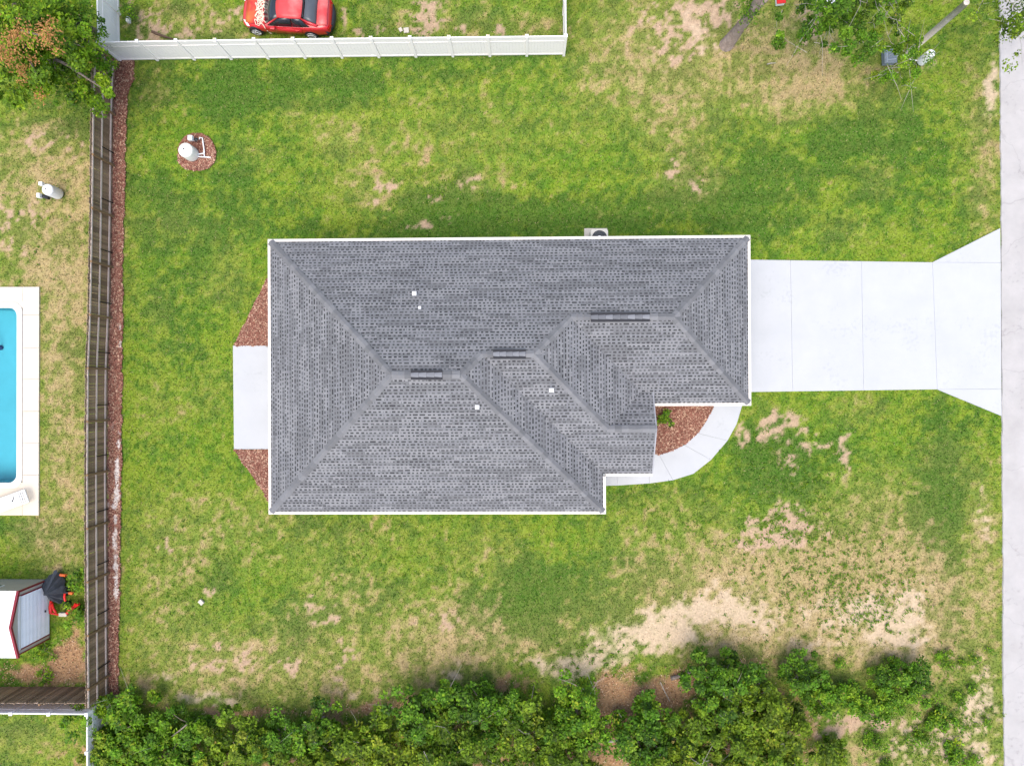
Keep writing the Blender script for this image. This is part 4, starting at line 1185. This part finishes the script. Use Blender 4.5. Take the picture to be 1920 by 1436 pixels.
# utility pole
pb = P(1704, 99)
pl = empty('utility_pole', pb); tag(pl, 'weathered wooden utility pole rising beside the road at upper right', 'pole')
MB().tube([(0, 0, -.3), (0.02, 0, 2), (.03, 0.03, 4.35)], [.15, .14, .13], 14).build('pole_shaft', M['pole'], pl, True)
MB().lathe([(.12, 4.34), (.125, 4.38), (0, 4.40)], 14, (.03, .03, 0)).build('pole_cap', M['pole'], pl)
MB().tube([(.13, -.06, .2), (.125, -.06, 4.2)], .022, 6).build('conduit', M['grey_plastic'], pl, True)

# ================================================================== PLANTS
def rand_unit(rng, n):
    v = rng.normal(size=(n, 3)); return v / np.linalg.norm(v, axis=1)[:, None]

def leaves(centers, normals, L, W, colors, rng, fold=.25):
    n = len(centers)
    t = rand_unit(rng, n)
    a = np.cross(normals, t); a /= np.linalg.norm(a, axis=1)[:, None] + 1e-9
    b = np.cross(normals, a)
    L = L[:, None]; W = W[:, None]
    v0 = centers - a * L * .5
    v1 = centers + b * W * .5 - normals * W * fold + a * L * .05
    v2 = centers + a * L * .5 - normals * L * .12
    v3_ = centers - b * W * .5 - normals * W * fold + a * L * .05
    V = np.stack([v0, v1, v2, v3_], 1).reshape(-1, 3)
    F = (np.arange(n)[:, None] * 4 + np.array([0, 1, 2, 0, 2, 3])[None]).ravel()
    return V, F, np.repeat(colors, 4, 0)

PAL = {
 'oak':    [(.105, .185, .008), (.145, .235, .011), (.205, .295, .015), (.062, .115, .007), (.29, .34, .024)],
 'bright': [(.110, .240, .009), (.155, .290, .012), (.215, .335, .015), (.066, .155, .008), (.30, .36, .024)],
 'dark':   [(.068, .165, .008), (.098, .215, .010), (.044, .105, .007), (.145, .265, .013), (.20, .31, .018)],
 'olive':  [(.125, .195, .009), (.170, .245, .012), (.23, .30, .017), (.075, .125, .008), (.31, .33, .026)],
 'flame':  [(.130, .245, .009), (.180, .300, .011), (.245, .35, .015), (.070, .150, .008), (.32, .38, .020)],
}
def plant(name, label, cat, c, r, h, pal, seed, lai=3.2, leaf=.15, base=None, flat=.55, gaps=.0, group=None, twig=False, crown_lo=.25, flowers=None, streak=False, limbs=6, trunk_r=None, ncl=None, bark=None, twigs=0):
    rng = np.random.default_rng(seed)
    c = Vector(c)
    base = Vector(base) if base is not None else Vector((c.x * .995, c.y * .995, 0))
    base.z = 0
    root = empty(name, base); tag(root, label, cat, group)
    C0 = np.array(c - base)
    rz_ = max(.18, (h - max(crown_lo * h, 0)) * .5)
    ncl = ncl or int(18 + r * r * 24)
    u = rand_unit(rng, ncl)
    lob = 1 + .28 * np.sin(np.arctan2(u[:, 1], u[:, 0]) * 3 + seed) + .16 * np.sin(np.arctan2(u[:, 1], u[:, 0]) * 7 + seed * 2)
    rad = rng.uniform(.08, 1.0, ncl) ** .5
    cc = C0 + u * np.array((r, r, rz_)) * (rad * lob)[:, None]
    cc[:, 2] = np.clip(cc[:, 2], .12, None)
    if gaps > 0:
        k = rng.random(ncl) > gaps; cc = cc[k]; ncl = len(cc)
    nleaf = int(lai * math.pi * r * r / (leaf * leaf * .30) * (1 - gaps * .6))
    nleaf = min(nleaf, 26000)
    per = rng.dirichlet(np.ones(ncl) * 3) * nleaf
    ci = np.repeat(np.arange(ncl), np.maximum(1, per.astype(int)))
    n = len(ci)
    crad = rng.uniform(.14, .32, ncl) * (0.60 + .45 * r ** .6)
    off = rand_unit(rng, n) * (rng.random(n) ** .45)[:, None] * crad[ci][:, None] * np.array((1, 1, .7))
    pos = cc[ci] + off
    pos[:, 2] = np.clip(pos[:, 2], .03, None)
    outw = (pos - C0); outw /= np.linalg.norm(outw, axis=1)[:, None] + 1e-9
    nrm = np.array((0, 0, 1.15)) + rand_unit(rng, n) * .75 + outw * .3
    nrm /= np.linalg.norm(nrm, axis=1)[:, None]
    P_ = np.array(PAL[pal])
    w = np.array([.33, .27, .16, .20, .04])
    base_i = rng.choice(5, ncl, p=w)
    li = np.where(rng.random(n) < .62, base_i[ci], rng.choice(5, n, p=w))
    colr = P_[li] * rng.uniform(.55, 1.55, n)[:, None] * rng.uniform(.75, 1.3, ncl)[ci][:, None]
    yel = rng.random(n) < .004
    colr[yel] = np.array((.34, .27, .05))
    L = leaf * rng.uniform(.65, 1.35, n); W = L * rng.uniform(.42, .68, n)
    V, F, CC = leaves(pos, nrm, L, W, colr, rng)
    np_mesh('crown', V, F, np.arange(len(F) // 3) * 3, CC, M['leaf'], root)
    # trunk and limbs
    tr = trunk_r or max(.025, .035 * h)
    tm = MB()
    fork = C0 * np.array((.5, .5, 0)) + np.array((0, 0, max(.12, C0[2] - rz_ * .6)))
    midp = fork * .5 + np.array((rng.uniform(-.1, .1) * h * .2, rng.uniform(-.1, .1) * h * .2, 0))
    tm.tube([(0, 0, -.1), tuple(midp), tuple(fork)], [tr * 1.25, tr, tr * .8], 8)
    for k in rng.permutation(ncl)[:limbs]:
        q = cc[k]; m1 = fork + (q - fork) * .5 + np.array((0, 0, .08 * h)) + rng.normal(size=3) * .06 * r
        tm.tube([tuple(fork), tuple(m1), tuple(q)], [tr * .55, tr * .33, tr * .10], 5, False)
    tm.build('trunk', bark or M['bark'], root, True)
    if twigs:
        tw = MB()
        for k in range(twigs):
            q = cc[rng.integers(ncl)]; d = (q - fork); d /= np.linalg.norm(d) + 1e-9
            d = d * .6 + rng.normal(size=3) * .75; e1 = q + d * rng.uniform(.2, .5); e2 = e1 + (d + rng.normal(size=3) * .5) * rng.uniform(.2, .5)
            s_ = q - d * .3
            tw.tube([tuple(s_), tuple(q), tuple(e1), tuple(e2)], [.014, .012, .009, .004], 4, False)
        tag(tw.build('bare_twigs', M['twig'], root), kind='stuff')
    if flowers:
        fcol, spots = flowers
        fp, fc = [], []
        for sxp, syp, szp, sr in spots:
            ctr = np.array(P(sxp, syp, szp) - base)
            m = int(620 * sr * sr)
            fp.append(ctr + rng.normal(size=(m, 3)) * np.array((sr * .55, sr * .55, sr * .25)))
            fc.append(np.array(fcol) * rng.uniform(.6, 1.3, m)[:, None])
        fp = np.concatenate(fp); fc = np.concatenate(fc)
        nn = np.array((0, 0, .8)) + rand_unit(rng, len(fp)) * .7; nn /= np.linalg.norm(nn, axis=1)[:, None]
        V, F, CC = leaves(fp, nn, np.full(len(fp), .10), np.full(len(fp), .055), fc, rng)
        fo = np_mesh('seed_pods', V, F, np.arange(len(F) // 3) * 3, CC, M['leaf'], root)
        fo['label'] = 'orange seed pod clusters on the tree top'
    return root

# tree belt along the lower edge: px, py, crown height(m), radius(m), total height, palette, label
BELT = [
 (228, 1368, 1.9, 2.0, 3.1, 'bright', 'bright green broadleaf bush at the white fence corner'),
 (215, 1432, 2.2, 1.7, 2.9, 'olive', 'yellow green bush over the white fence at the lower left edge'),
 (310, 1420, 2.2, 1.8, 3.4, 'bright', 'bright green tree left of the dark lower hedge, near the frame edge'),
 (352, 1368, 1.7, 1.2, 2.6, 'dark', 'dark green bush second from the white fence corner'),
 (440, 1412, 2.2, 1.9, 3.4, 'oak', 'rounded green tree below the sandy patch at lower left'),
 (520, 1385, 2.1, 1.4, 3.0, 'dark', 'dark green tree third along the lower hedge'),
 (590, 1372, 2.3, 1.3, 3.2, 'dark', 'narrow dark green tree jutting toward the lawn below the bare soil'),
 (590, 1440, 2.6, 1.8, 3.8, 'olive', 'olive green tree on the lower frame edge, left half'),
 (690, 1385, 2.4, 1.35, 3.4, 'oak', 'small oak beside a brown gap in the lower hedge'),
 (720, 1450, 2.6, 1.9, 3.8, 'olive', 'yellowish olive tree on the lower frame edge below the hedge gap'),
 (795, 1335, 2.6, 1.6, 4.0, 'dark', 'tall dark green tree pushing into the lawn at lower centre'),
 (850, 1420, 2.8, 2.0, 4.4, 'oak', 'broad oak on the lower frame edge at centre'),
 (905, 1335, 2.6, 1.5, 4.2, 'dark', 'dark oak with pointed crown right of the tan notch'),
 (985, 1375, 2.6, 1.7, 4.0, 'oak', 'mid green oak at lower centre right of the pointed crown'),
 (1085, 1358, 2.4, 1.65, 3.8, 'bright', 'fresh green oak left of the reddish leaf litter gap'),
 (1050, 1440, 2.8, 1.9, 4.2, 'oak', 'oak on the lower frame edge left of the litter gap'),
 (1205, 1382, 2.4, 1.65, 3.8, 'dark', 'dark green oak right of the reddish leaf litter gap'),
 (1260, 1440, 2.6, 1.6, 4.0, 'olive', 'olive oak on the lower frame edge beside bare twigs'),
 (1350, 1285, 2.6, 1.55, 4.2, 'dark', 'dark crowned tree nearest the sandy lawn patch'),
 (1395, 1335, 2.6, 1.5, 4.0, 'oak', 'oak behind the dark crowned tree near the sand'),
 (1335, 1405, 2.8, 1.8, 4.2, 'oak', 'wide oak above a pale dead shrub at the lower edge'),
 (1450, 1375, 2.6, 1.9, 4.0, 'olive', 'broad olive oak at lower right of the tree belt'),
 (1430, 1440, 2.8, 1.7, 4.0, 'oak', 'oak on the lower frame edge at right end of the belt'),
 (1505, 1262, 1.6, 1.25, 2.6, 'dark', 'dense dark bush second from the sandy clearing'),
 (1535, 1310, 1.5, 1.1, 2.2, 'bright', 'light green bush below the dense dark bush'),
 (1600, 1310, 1.3, 1.15, 1.9, 'bright', 'bright green rounded bush in the middle of the clearing'),
 (1675, 1268, 1.6, 1.05, 2.6, 'dark', 'dark bush with yellow tips left of the grass verge'),
 (1718, 1262, 1.5, .85, 2.4, 'dark', 'slim dark bush touching the bush with yellow tips'),
 (1655, 1325, 1.0, 1.1, 1.5, 'bright', 'low bright bush spreading below the dark bushes'),
 (1725, 1305, .9, .9, 1.3, 'bright', 'low green bush beside the sandy verge'),
 (1765, 1350, .5, .85, .8, 'bright', 'flat bright green shrub near the road verge'),
 (1790, 1415, .5, .75, .8, 'bright', 'flat green shrub low at the lower right corner'),
 (1560, 1420, 1.2, 1.1, 1.8, 'oak', 'green bush on the lower frame edge right of the tree belt'),
]
for k, (px, py, zc, r, h, pal, lab) in enumerate(BELT):
    zc, h = zc * .56, h * .56
    big = h > 1.7
    plant('oak_tree' if big else 'bush', lab, 'tree' if big else 'bush', P(px, py, zc), r * (1.13 if big else .88), h, pal, 100 + k * 7, lai=5.5 if big else 4.8, leaf=.165 if big else .13,
          crown_lo=.06 if big else .02, gaps=.0, group='trees and bushes along the lower edge', twigs=5 if big else 0)
for k, (px, py, r, lab) in enumerate([(1855, 1219, .17, 'tiny round green bush nearest the road on the sandy verge'), (1828, 1236, .24, 'small round green bush left of the tiny verge bush'), (1806, 1242, .22, 'small bush between grass strip and sandy verge'),
        (1822, 1294, .28, 'small green bush alone on pale sand by the road'), (1775, 1235, .5, 'ragged green weed bush at the end of the grass strip'), (1830, 1425, .32, 'round green bush at the lower right corner by the road'),
        (1640, 1392, .6, 'dark little bush on bare pinkish ground at lower right'), (1575, 1242, .28, 'little yellow green bush on the tan gap at lower right'), (1725, 1385, .5, 'small yellow green bush on pale sand at lower right'), (1800, 1310, .4, 'thin green bush on the verge below the grass strip'), (1660, 1432, .45, 'small green bush cut by the lower edge on pale sand'), (1850, 1355, .25, 'small sparse bush close to the road edge')]):
    plant('bush', lab, 'bush', P(px, py, r * .6), r, r * 1.3, 'bright', 900 + k, lai=2.4, leaf=.09, crown_lo=0, gaps=.05, group='small bushes on the verge', limbs=3, trunk_r=.015, ncl=14)

# upper left tree with orange seed pods
plant('flame_tree', 'large green tree with orange seed pods at the upper left corner', 'tree', P(45, 76, 5.0), 3.05, 7.4, 'flame', 41, lai=7.0, leaf=.17, base=P(110, 130), crown_lo=.35, limbs=8, trunk_r=.2,
      flowers=((.56, .27, .10), [(60, 110, 6.2, .3), (110, 95, 6.0, .25), (88, 72, 7.0, .55), (82, 62, 7.2, .4), (35, 60, 7.0, .5), (18, 105, 6.8, .55), (8, 90, 6.9, .5), (40, 130, 6.2, .35), (45, 145, 6.0, .32), (95, 45, 6.8, .3), (75, 180, 4.8, .35), (25, 70, 7.0, .35)]))
plant('tree', 'bright green drooping tree reaching over the wooden fence top', 'tree', P(128, 108, 3.0), 1.15, 4.2, 'bright', 57, lai=3.2, leaf=.14, base=P(150, 140), crown_lo=.2, gaps=.15)
plant('bush', 'lime green leafy branch bush poking over the fence corner', 'bush', P(196, 118, 2.0), .50, 2.5, 'bright', 58, lai=3.4, leaf=.12, base=P(200, 130), crown_lo=.3)
plant('tree', 'dark green tree beside the white fence at upper left', 'tree', P(148, 42, 3.2), 1.0, 4.4, 'dark', 59, lai=2.6, leaf=.12, base=P(180, 60), crown_lo=.2, gaps=.25)
plant('bush', 'dark shrub under the large tree beside the wooden fence', 'bush', P(150, 172, .9), .9, 1.6, 'dark', 60, lai=2.6, leaf=.1, crown_lo=0, gaps=.2)
plant('bush', 'green vine shrub against the white fence near the red car', 'bush', P(240, 20, .5), .38, 1.0, 'bright', 61, lai=2.4, leaf=.1, crown_lo=0)
# bushes near the shed
plant('bush', 'spiky green bush between the black tarp and wooden fence', 'bush', P(147, 1086, .6), .6, 1.1, 'bright', 63, lai=3, leaf=.16, crown_lo=0)
plant('bush', 'green bush below the red tiller beside the wooden fence', 'bush', P(142, 1150, .4), .55, .9, 'bright', 64, lai=3, leaf=.14, crown_lo=0)
plant('bush', 'green weedy bush at the foot of the shed corner', 'bush', P(80, 1220, .15), .6, .4, 'bright', 65, lai=1.6, leaf=.1, crown_lo=0, gaps=.2)
plant('bush', 'small green weed on brown litter behind the wooden fence', 'bush', P(82, 1270, .15), .5, .4, 'bright', 66, lai=1.3, leaf=.1, crown_lo=0, gaps=.3)
plant('bush', 'small green shrub in the front mulch bed', 'bush', P(1247, 783, .35), .34, .7, 'bright', 67, lai=4.0, leaf=.13, crown_lo=0, limbs=4, trunk_r=.02)
# upper right trees
plant('oak_tree', 'leafy oak overhanging the upper right lawn edge', 'tree', P(1600, 12, 4.0), 2.6, 6.0, 'dark', 71, lai=2.1, leaf=.13, base=P(1590, 20), crown_lo=.4, gaps=.3, twigs=26, bark=M['twig'], limbs=3, trunk_r=.04, ncl=60)
plant('oak_tree', 'small oak branches drooping above the tan upper right grass', 'tree', P(1520, 40, 3.6), 1.5, 5.0, 'dark', 72, lai=2.2, leaf=.12, base=P(1495, 15), crown_lo=.4, gaps=.3, twigs=14, bark=M['twig'], limbs=3, trunk_r=.035, ncl=30)
plant('twiggy_tree', 'sparse pale twigged tree beside the utility pole', 'tree', P(1700, 108, 1.9), 1.35, 3.0, 'bright', 73, lai=2.3, leaf=.09, base=P(1700, 125), crown_lo=.2, gaps=.1, limbs=2, twigs=26, bark=M['twig'], trunk_r=.03, ncl=50)
plant('oak_tree', 'sparse tree branches at the top edge above the utility box', 'tree', P(1655, 15, 3.8), 1.3, 5.4, 'oak', 74, lai=1.9, leaf=.12, base=P(1660, 30), crown_lo=.4, gaps=.3, twigs=24, bark=M['twig'], limbs=3, trunk_r=.035, ncl=36)
plant('roadside_tree', 'roadside tree overhanging the upper right road corner', 'tree', P(1935, 18, 5.0), 1.6, 7.0, 'oak', 75, lai=2.0, leaf=.12, base=P(1960, -60), crown_lo=.5, gaps=.0, twigs=12, trunk_r=.12, ncl=120)

# leaning grey trunk at the top
lb = P(1362, 84)
lt = empty('leaning_tree', lb); tag(lt, 'bare grey leaning tree trunk at the top edge', 'tree')
q = [P(1362, 84) - lb, P(1385, 55, 1.4) - lb, P(1412, 22, 2.9) - lb, P(1422, -5, 3.8) - lb, P(1425, -60, 5.2) - lb]
q[0].z = -.15
MB().tube([tuple(v) for v in q], [.36, .26, .21, .19, .15], 12).tube([tuple(q[2]), tuple(q[2] + Vector((.5, .35, .5))), tuple(q[2] + Vector((1.0, 1.2, 1.2)))], [.14, .11, .08], 8).build('trunk', M['bark'], lt, True)
rl = np.random.default_rng(4)
cen = np.array(P(1408, 12, 3.2) - lb); n_ = 420
pp = cen + rl.normal(size=(n_, 3)) * np.array((.22, .35, .3)); nn = np.array((0, 0, .8)) + rand_unit(rl, n_) * .7; nn /= np.linalg.norm(nn, axis=1)[:, None]
V, F, CC = leaves(pp, nn, np.full(n_, .13), np.full(n_, .07), np.array(PAL['dark'])[rl.integers(0, 5, n_)], rl)
np_mesh('crown', V, F, np.arange(len(F) // 3) * 3, CC, M['leaf'], lt)

# pale dead shrubs and fallen branches
def dead(px, py, r, label, seed):
    p = P(px, py); rng = np.random.default_rng(seed)
    m_ = MB()
    for k in range(26):
        a = rng.uniform(0, 2 * np.pi); e = rng.uniform(.3, 1.1)
        d = np.array((math.cos(a) * math.cos(e), math.sin(a) * math.cos(e), math.sin(e)))
        q1 = d * r * .5; q2 = q1 + (d + rng.normal(size=3) * .4) * r * .45
        m_.tube([(0, 0, 0), tuple(q1), tuple(q2)], [.025, .018, .008], 4, False)
        q3 = q1 + (d + rng.normal(size=3) * .7) * r * .4; m_.tube([tuple(q1), tuple(q3)], [.014, .006], 4, False)
    o = m_.build('dead_shrub', M['twig'], None, loc=(p.x, p.y, 0)); tag(o, label, 'dead shrub')
    o.location.z = 0
    return o
d1 = dead(1302, 1395, 1.0, 'pale leafless shrub among oaks at the lower edge', 5); d1.location.z = 1.9; d1.scale = (1, 1, 1)
def branch(pts_, label, r=.05, m=None, name='fallen_branch'):
    o = MB().tube([tuple(P(a, b, z)) for a, b, z in pts_], [r, r * .85, r * .5] if len(pts_) == 3 else r, 7).build(name, m or M['twig'], None, True); tag(o, label, 'branch'); return o
branch([(1140, 1390, 1.6), (1160, 1388, 1.7), (1178, 1390, 1.7)], 'pale broken branch lying over the leaf litter gap', .06)
branch([(1238, 1278, .25), (1247, 1297, .3), (1256, 1314, .35)], 'thin pale fallen branch on reddish leaf litter', .03)
branch([(1300, 1312, .25), (1311, 1325, .3), (1326, 1336, .3)], 'thick grey stump log below the dark crowned tree', .17, M['bark'])
branch([(1258, 1272, .08), (1272, 1268, .12), (1300, 1258, .1)], 'dark grey log at the edge of the reddish litter', .11, M['bark'])
branch([(1438, 121, .03), (1446, 119, .05), (1455, 118.5, .03)], 'short pale stick on the tan lawn at upper right', .03)
branch([(285, 60, .1), (305, 68, .12), (325, 74, .1)], 'dark log lying behind the white vinyl fence', .07, M['brownwood'])
branch([(350, 1358, 1.5), (338, 1368, 1.5), (322, 1380, 1.5)], 'grey dead limb over the lower left bushes', .035, M['bark'])
branch([(827, 1298, 1.5), (838, 1306, 1.6), (852, 1320, 1.6)], 'pale thin dead limb in the lower centre trees', .03)

# ------------------------------------------------------------------ small things
def small_box(name, label, cat, px, py, sx_, sy_, sz_, m, rz=0.0, lid=None):
    p = P(px, py)
    if lid is None:
        o = MB().box(-sx_ / 2, sx_ / 2, -sy_ / 2, sy_ / 2, -.02, sz_).build(name, m, None, bevel=min(.02, sz_ * .3), loc=(p.x, p.y, 0)); o.rotation_euler.z = rz
        return tag(o, label, cat)
    r_ = empty(name, p, rz); tag(r_, label, cat)
    MB().box(-sx_ / 2, sx_ / 2, -sy_ / 2, sy_ / 2, 0, sz_).build('case', m, r_, bevel=.02)
    MB().box(-sx_ / 2 - .02, sx_ / 2 + .02, -sy_ / 2 - .02, sy_ / 2 + .02, sz_, sz_ + .06).build('lid', lid, r_, bevel=.02)
    return r_
small_box('paver', 'square pale paver on the grass behind the white fence', 'paver', 762, 58, .26, .26, .06, M['paver'], .1)
small_box('stone', 'small pale stone left of the square paver', 'stone', 751.5, 57, .17, .2, .07, M['paver'], .5)
small_box('cooler', 'white cooler with a red lid at the top edge', 'cooler', 1461, 6, .40, .30, .22, M['white'], .1, M['red_plastic'])
small_box('storage_box', 'white ribbed storage box half hidden by leaves at the top edge', 'box', 1545, 5, 1.0, .6, .4, M['grey_plastic'], .05, M['white'])
small_box('meter_box', 'small white box on a post by the upper left vinyl fence', 'box', 243, 40, .14, .26, .22, M['white'])
small_box('stone', 'lone white stone on the lower left lawn', 'stone', 378, 1128, .2, .26, .1, M['paver'], .8)

# ================================================================== GRASS AND WEEDS (too many to count)
def blocked(x, y):
    b = np.zeros(x.shape, bool)
    for poly in BLOCK:
        b |= pip(x, y, poly)
    return b
NBL = 820000
bx, by = RNG.uniform(-26.6, 25.6, NBL), RNG.uniform(-20.6, 20.8, NBL)
c_, th = lawn(bx, by)
k = (RNG.random(NBL) < th) & ~blocked(bx, by)
bx, by, c_, th = bx[k], by[k], c_[k], th[k]
n = len(bx)
an = RNG.uniform(0, 2 * np.pi, n); ln = RNG.uniform(.05, .12, n); wd = RNG.uniform(.010, .022, n); lean = RNG.uniform(.6, 1.35, n)
ht = ln * np.cos(lean); rn = ln * np.sin(lean)
bz = (fbm(bx, by, 1.2, 71) - .5) * .035 + (fbm(bx, by, 6.0, 72) - .5) * .05 - .048
dx, dy = np.cos(an), np.sin(an)
p0 = np.stack([bx - dy * wd, by + dx * wd, bz], -1); p1 = np.stack([bx + dy * wd, by - dx * wd, bz], -1)
p2 = np.stack([bx + dx * rn, by + dy * rn, bz + ht], -1)
V = np.stack([p0, p1, p2], 1).reshape(-1, 3)
dryj = RNG.random(n)
cb = c_ * RNG.uniform(.3, 1.9, n)[:, None]
cb = np.where((dryj < .03)[:, None], np.array((.42, .35, .17)) * RNG.uniform(.7, 1.2, n)[:, None], cb)
cb = np.where((dryj > .94)[:, None], C_L * RNG.uniform(.8, 1.5, n)[:, None], cb)
go = np_mesh('lawn_grass', V, np.arange(n * 3), np.arange(n) * 3, np.repeat(cb, 3, 0), M['grass'])
tag(go, 'short patchy lawn grass around the house', 'grass', kind='stuff')

# fallen leaves and pine needles under the trees
NL = 260000
lx, ly = RNG.uniform(-26.6, 25.6, NL), RNG.uniform(-20.6, 20.8, NL)
lpx, lpy = W2P(lx, ly)
lf = field(lpx + (fbm(lx, ly, 1.6, 91) - .5) * 46, lpy + (fbm(lx, ly, 1.6, 97) - .5) * 46, LITTER) + (fbm(lx, ly, .6, 33) - .5) * .5
k = (RNG.random(NL) < sstep(.22, .8, lf)) & ~blocked(lx, ly)
lx, ly = lx[k], ly[k]; n = len(lx)
nn = np.array((0, 0, 1.)) + rand_unit(RNG, n) * .6; nn /= np.linalg.norm(nn, axis=1)[:, None]
LC = np.array([(.40, .20, .10), (.52, .33, .20), (.27, .12, .06), (.36, .24, .15), (.60, .42, .28), (.20, .10, .06)])
V, F, CC = leaves(np.stack([lx, ly, RNG.uniform(-.02, .02, n)], -1), nn, RNG.uniform(.05, .14, n), RNG.uniform(.015, .05, n), LC[RNG.integers(0, 6, n)] * RNG.uniform(.7, 1.3, n)[:, None], RNG)
ll = np_mesh('leaf_litter', V, F, np.arange(len(F) // 3) * 3, CC, M['mulch'])
tag(ll, 'reddish brown fallen leaves along the edge of the trees', 'leaf litter', kind='stuff')

# broadleaf weeds
wr = np.random.default_rng(77)
wx, wy = [], []
for px, py, sxp, syp, m in ((1560, 1060, 170, 120, 420), (1300, 960, 120, 60, 60), (1480, 870, 90, 60, 90), (1460, 985, 80, 40, 80), (1620, 1130, 100, 60, 160), (380, 1080, 130, 120, 110), (700, 1040, 200, 80, 60), (1800, 1330, 60, 90, 160), (1700, 1400, 90, 40, 120), (800, 360, 100, 60, 60), (1280, 310, 60, 60, 30), (1100, 1230, 120, 40, 60), (90, 420, 80, 140, 40), (700, 40, 200, 30, 60)):
    a, b = wr.normal(px, sxp * .6, m), wr.normal(py, syp * .6, m)
    for u, v in zip(a, b):
        q = P(u, v); wx.append(q.x); wy.append(q.y)
wx, wy = np.array(wx), np.array(wy)
k = ~blocked(wx, wy); wx, wy = wx[k], wy[k]
per = 9
sz = wr.uniform(.025, .09, len(wx))
ci = np.repeat(np.arange(len(wx)), per)
n = len(ci)
pos = np.stack([wx[ci] + wr.normal(size=n) * sz[ci], wy[ci] + wr.normal(size=n) * sz[ci], wr.uniform(.0, .06, n)], -1)
nn = np.array((0, 0, 1.)) + rand_unit(wr, n) * .5; nn /= np.linalg.norm(nn, axis=1)[:, None]
V, F, CC = leaves(pos, nn, wr.uniform(.06, .12, n), wr.uniform(.03, .06, n), np.array(PAL['bright'])[wr.integers(0, 4, n)] * .9, wr)
wo_ = np_mesh('weeds', V, F, np.arange(len(F) // 3) * 3, CC, M['leaf'])
tag(wo_, 'scattered broadleaf weeds on the bare lawn patches', 'weeds', kind='stuff')
